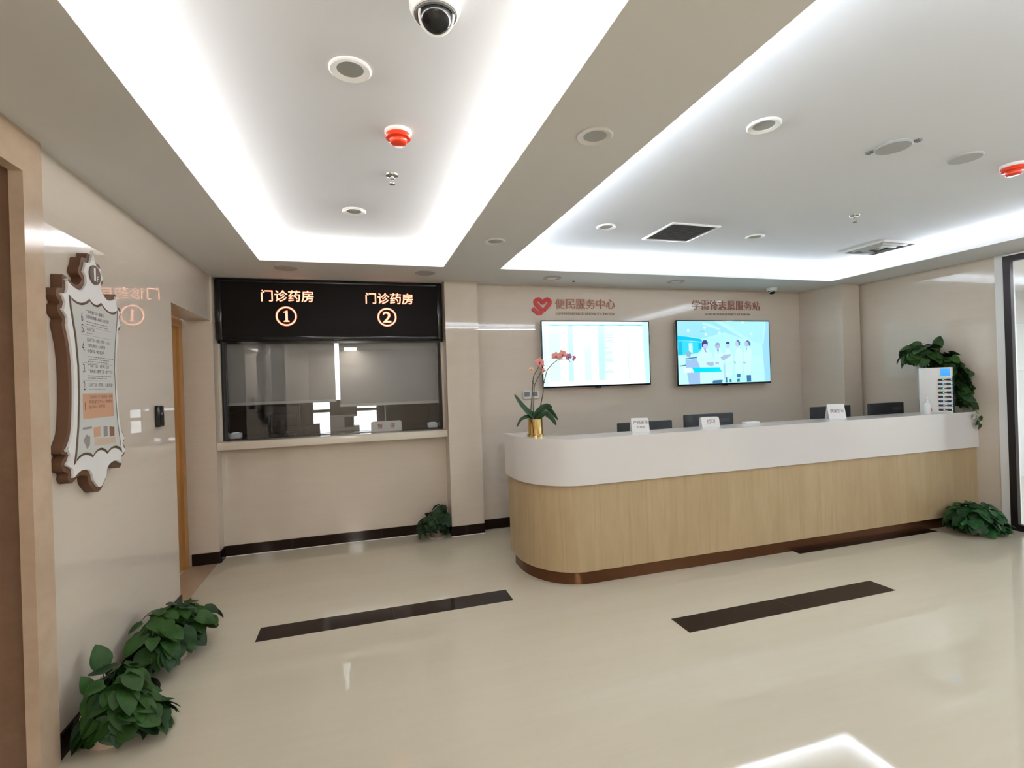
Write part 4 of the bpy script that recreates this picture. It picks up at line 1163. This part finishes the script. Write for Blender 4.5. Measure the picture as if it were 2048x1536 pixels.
pothos('potted_pothos', 'small pothos in brown pot on the floor at the foot of the pier', [((0.69, 5.03, 0.17), (0.15, 0.14, 0.10), 75), ((0.755, 5.05, 0.22), (0.08, 0.10, 0.11), 40), ((0.60, 5.02, 0.10), (0.09, 0.12, 0.09), 22), ((0.79, 5.03, 0.10), (0.05, 0.12, 0.10), 18)], (0.70, 5.04, 0, 0.065, 0.082, 0.115), 31, M['leaf_dark'], (0.3, 0.83, 4.5, YP - 0.016, 0.006), (0.055, 0.09), saucer=True)
pothos('potted_pothos', 'bushy pothos on the floor in front of the right end of the counter', [((5.36, 3.20, 0.13), (0.24, 0.17, 0.16), 260), ((5.44, 3.15, 0.06), (0.18, 0.15, 0.08), 90)], (5.38, 3.20, 0, 0.10, 0.125, 0.12), 41, M['leaf_vivid'], (4.5, XR - 0.025, 2.5, 3.36, 0.006), (0.06, 0.10))
pothos('hanging_pothos', 'trailing pothos on the right end of the counter behind the charging station', [((5.54, 3.72, 1.66), (0.17, 0.14, 0.13), 100), ((5.64, 3.58, 1.50), (0.08, 0.13, 0.20), 70), ((5.66, 3.49, 1.32), (0.05, 0.08, 0.19), 55)], (5.63, 3.735, 1.085, 0.07, 0.09, 0.48), 53, M['leaf'], (5.0, XR - 0.012, 3.15, 4.1, 1.112), (0.075, 0.125),
       vines=[([(5.57, 3.70, 1.57), (5.66, 3.56, 1.56), (5.69, 3.48, 1.36), (5.68, 3.45, 1.18), (5.66, 3.44, 1.10)], 30, 0.075), ([(5.57, 3.72, 1.57), (5.63, 3.55, 1.52), (5.63, 3.48, 1.32), (5.62, 3.46, 1.14)], 28, 0.075), ([(5.57, 3.72, 1.57), (5.69, 3.50, 1.60), (5.715, 3.42, 1.40), (5.70, 3.40, 1.20), (5.69, 3.36, 1.13)], 26, 0.07)],
       extra=[((5.66, 3.66, 1.74), (0.3, -0.2, 0.9), (-0.5, -0.8, 0.3), 0.12), ((5.36, 3.66, 1.63), (-0.9, -0.1, 0.05), (0.1, -0.4, 0.9), 0.10)], potm=M['white_plastic'])
t = thing('trailing_sprig', 'pale green and white sprig hanging over the right end of the counter apron', 'plant', (5.69, 3.36, 1.10))
rnd = random.Random(77); b = MB()
pth = spline([(5.69, 3.385, 1.10), (5.70, 3.355, 1.09), (5.71, 3.335, 1.03), (5.70, 3.33, 0.97)], 6)
b.tube(pth, 0.003, 5); b.build('stem', M['stem'], t)
b = MB()
for i, (p, d, mm) in enumerate((((5.685, 3.345, 1.06), (-0.7, -0.1, -0.7), 'leaf_pale'), ((5.70, 3.335, 1.06), (0.1, -0.1, -1), 'leaf_pale'), ((5.69, 3.332, 1.00), (-0.6, -0.1, -0.6), 'leaf_dark'), ((5.705, 3.33, 0.99), (0.2, 0, -1), 'leaf_pale'), ((5.71, 3.33, 1.04), (0.3, 0, -0.9), 'leaf'), ((5.70, 3.33, 0.965), (0.1, 0, -1), 'leaf_dark'))):
    add_leaf(b, Vector(p), Vector(d), Vector((0, -1, 0.15)), 0.055, rnd, M[mm])
b.build('foliage', None, t, angle=60, recalc=False)

# ================================================================== CEILING FITTINGS
def downlight(x, y, z, r, label, group, lensr=0.64):
    t = thing('downlight', label, 'downlight', (x, y, z), group)
    b = MB(); b.lathe([(r * lensr, -0.0006), (r * lensr, -0.004), (r * (lensr + .06), -0.006), (r * 0.93, -0.010), (r, -0.006), (r, -0.0003)], 40, (x, y, z), cap=False); b.build('trim_ring', M['white_plastic'], t)
    b = MB(); b.lathe([(0, -0.0005), (r * (lensr + .02), -0.0005), (r * (lensr + .02), -0.002), (0, -0.0035)], 32, (x, y, z)); b.build('lens', M['lens'], t)
    return t
GD = 'recessed downlights that are switched off'
d0 = downlight(0.006, 1.97, ZU, 0.077, 'large recessed downlight in the left coffer beside the dome camera', GD)
for x, y, z, lb in ((0.006, 3.54, ZU, 'recessed downlight in the left coffer nearest the pharmacy'),
                    (0.998, 1.945, ZC, 'recessed downlight in the beam between the coffers, nearer one'),
                    (0.985, 3.549, ZC, 'recessed downlight in the beam between the coffers, farther one'),
                    (1.893, 1.943, ZU, 'recessed downlight in the right coffer, large one nearest the camera'),
                    (1.879, 3.52, ZU, 'recessed downlight in the right coffer left of the dark air grille'),
                    (3.297, 3.52, ZU, 'recessed downlight in the right coffer right of the dark air grille')):
    dup(d0, (x, y, z), lb, GD)
t = thing('downlight', 'loose downlight with two spring clips showing in the right coffer', 'downlight', (2.758, 1.961, ZU))
b = MB(); b.lathe([(0, 0.0), (0.085, 0.0), (0.088, -0.006), (0.080, -0.012), (0, -0.012)], 36, (2.758, 1.961, ZU)); b.build('lens', M['lens'], t)
for s in (-1, 1):
    b = MB(); x = 2.758 + s * 0.060; y = 1.961 - s * 0.085
    b.box(x - 0.014, x + 0.014, y - 0.014, y + 0.014, ZU - 0.010, ZU - 0.0005, 0.002); b.build('spring_clip', M['mid_grey'], t)
def disc(name, x, y, z, r, m, label, cat, group=None):
    b = MB(); b.lathe([(0, 0), (r, 0), (r, -0.004), (r * 0.92, -0.009), (0, -0.009)], 36, (x, y, z))
    o = b.build(name, m); return tag(o, label, cat, group)
GS = 'round ceiling speakers along the soffit'
def speaker(x, y, label, m):
    t = thing('ceiling_speaker', label, 'ceiling speaker', (x, y, ZC), GS)
    b = MB(); b.lathe([(0.075, 0), (0.092, 0), (0.092, -0.004), (0.086, -0.007), (0.075, -0.006)], 36, (x, y, ZC)); b.build('rim', M['grey_plastic'], t)
    b = MB(); b.lathe([(0, 0.0), (0.0755, 0.0), (0.0755, -0.005), (0, -0.008)], 36, (x, y, ZC)); b.build('grille', m, t)
speaker(-0.561, 4.65, 'grey round ceiling disc above the left half of the pharmacy sign', M['grey_plastic'])
speaker(0.616, 4.66, 'grey round ceiling disc above the right half of the pharmacy sign', M['grey_plastic'])
speaker(1.886, 4.70, 'round ceiling disc above the red heart emblem', M['white_plastic'])
speaker(3.313, 4.68, 'pale round ceiling disc above the gap between the two televisions', M['ceiling'])
disc('cover_plate', 3.327, 1.971, ZU, 0.082, M['grey_plastic'], 'plain grey round cover on the right coffer ceiling left of the red smoke detector', 'ceiling cover')
disc('sensor_button', 2.168, 4.811, ZC, 0.012, M['black_matt'], 'tiny black button sensor on the soffit above the left wall characters', 'sensor')

def smoke(x, y, label):
    t = thing('smoke_detector', label, 'smoke detector', (x, y, ZU), 'red smoke detectors')
    b = MB(); b.lathe([(0, 0), (0.062, 0), (0.062, -0.012), (0.056, -0.018), (0, -0.018)], 36, (x, y, ZU)); b.build('base', M['white_plastic'], t)
    b = MB(); b.lathe([(0, -0.018), (0.058, -0.018), (0.061, -0.026), (0.056, -0.036), (0.040, -0.040), (0.036, -0.047), (0.036, -0.058), (0.030, -0.062), (0, -0.062)], 36, (x, y, ZU))
    b.build('sensor_head', M['red_plastic'], t)
smoke(0.213, 2.40, 'red smoke detector with white base in the left coffer')
smoke(3.745, 1.975, 'red smoke detector in the right coffer at the right edge of the ceiling')
def sprinkler(x, y, label):
    t = thing('sprinkler', label, 'sprinkler', (x, y, ZU), 'fire sprinklers')
    b = MB(); b.lathe([(0, 0), (0.036, 0), (0.034, -0.006), (0.018, -0.010), (0, -0.010)], 28, (x, y, ZU)); b.build('escutcheon', M['chrome'], t)
    b = MB(); b.lathe([(0, -0.010), (0.010, -0.010), (0.010, -0.024), (0.005, -0.026), (0, -0.026)], 14, (x, y, ZU))
    b.tube([(x - 0.010, y, ZU - 0.022), (x - 0.013, y, ZU - 0.036), (x, y, ZU - 0.052)], 0.0025, 6); b.tube([(x + 0.010, y, ZU - 0.022), (x + 0.013, y, ZU - 0.036), (x, y, ZU - 0.052)], 0.0025, 6); b.tube([(x, y, ZU - 0.026), (x, y, ZU - 0.05)], 0.0025, 6)
    b.build('body', M['chrome'], t)
    b = MB(); b.lathe([(0, -0.051), (0.016, -0.052), (0.016, -0.054), (0, -0.056)], 18, (x, y, ZU)); b.build('deflector', M['mid_grey'], t)
sprinkler(0.216, 2.90, 'chrome sprinkler in the left coffer behind the red smoke detector')
sprinkler(3.655, 2.90, 'chrome sprinkler in the right coffer')
def dome(x, y, z, s, label, tilt):
    t = thing('dome_camera', label, 'security camera', (x, y, z), 'dome security cameras')
    b = MB(); b.lathe([(0, 0), (0.078 * s, 0), (0.080 * s, -0.004 * s), (0.079 * s, -0.034 * s), (0.070 * s, -0.054 * s), (0.066 * s, -0.056 * s), (0.064 * s, -0.045 * s), (0, -0.040 * s)], 40, (x, y, z)); b.build('housing', M['white_plastic'], t)
    b = MB(); b.lathe([(0.0655 * s, -0.050 * s), (0.0635 * s, -0.060 * s), (0.056 * s, -0.061 * s), (0.054 * s, -0.046 * s)], 40, (x, y, z), cap=False); b.build('collar', M['mid_grey'], t)
    T_ = Matrix.Translation((x, y, z - 0.052 * s)) @ Matrix.Rotation(tilt, 4, 'X')
    R_ = 0.055 * s
    pr = [(R_ * cos(radians(a)), R_ * sin(radians(a))) for a in range(30, -81, -10)]
    b = MB(); b.lathe([(0, R_ * 0.5)] + pr + [(0, -R_)], 36, (0, 0, 0), T_); bl = b.build('eyeball', M['black_gloss'], t)
    rr, zz_ = R_ * 0.93, -R_ * 0.40
    b = MB(); b.lathe([(rr + 0.0045 * s * cos(2 * pi * i / 8), zz_ + 0.0045 * s * sin(2 * pi * i / 8)) for i in range(9)], 40, (0, 0, 0), T_, cap=False); b.build('ring', M['white_plastic'], bl)
    return t
dome(0.262, 1.545, ZU, 1.0, 'large white dome camera with black eyeball in the left coffer', radians(-48))
dome(4.755, 4.84, ZC, 0.75, 'small dome camera on the soffit above the right television', radians(-10))

# air grille and diffuser
t = thing('air_grille', 'dark slatted air return grille in the right coffer ceiling', 'air grille', (2.56, 3.535, ZU))
gx0, gx1, gy0, gy1 = 2.355, 2.76, 3.335, 3.735
b = MB()
for q in ((gx0 - 0.02, gx1 + 0.02, gy0 - 0.02, gy0), (gx0 - 0.02, gx1 + 0.02, gy1, gy1 + 0.02), (gx0 - 0.02, gx0, gy0, gy1), (gx1, gx1 + 0.02, gy0, gy1)): b.box(*q, ZU - 0.012, ZU - 0.0005, 0.002)
b.build('frame', M['white_plastic'], t)
b = MB(); b.box(gx0, gx1, gy0, gy1, ZU - 0.003, ZU - 0.0008); b.build('backing', M['charcoal'], t)
for k in range(17):
    y = gy0 + (k + 0.5) * (gy1 - gy0) / 17
    b = MB(); b.box(-0.2025, 0.2025, -0.0085, 0.0085, -0.0008, 0.0008, 0.0, m=None, tf=Matrix.Translation(((gx0 + gx1) / 2, y, ZU - 0.0075)) @ Matrix.Rotation(radians(22), 4, 'X')); b.build('slat', M['slat_grey'], t)
t = thing('air_diffuser', 'square four way air diffuser with white frame near the right coffer edge', 'air diffuser', (4.83, 3.6, ZU))
dx, dy = 4.83, 3.60
for k, (a, c, z0, z1) in enumerate(((0.235, 0.205, -0.014, -0.0005), (0.165, 0.145, -0.020, -0.003), (0.11, 0.092, -0.024, -0.004), (0.055, 0.0, -0.026, -0.005))):
    b = MB()
    P = lambda r, z: [(dx - r, dy - r, ZU + z), (dx + r, dy - r, ZU + z), (dx + r, dy + r, ZU + z), (dx - r, dy + r, ZU + z)]
    lo, hi = P(a, z1), P(max(c, 0.002), z0); lo2 = P(a - 0.006, z1)
    for i in range(4):
        j = (i + 1) % 4
        b.face([lo[i], lo[j], hi[j], hi[i]]); b.face([lo2[i], lo2[j], hi[j], hi[i]])
    b.build('frame' if k == 0 else 'vane', M['white_plastic'] if k == 0 else M['grey_plastic'], t, smooth=False)
b = MB(); b.box(dx - 0.205, dx + 0.205, dy - 0.205, dy + 0.205, ZU - 0.002, ZU - 0.0006); b.build('neck', M['mid_grey'], t)
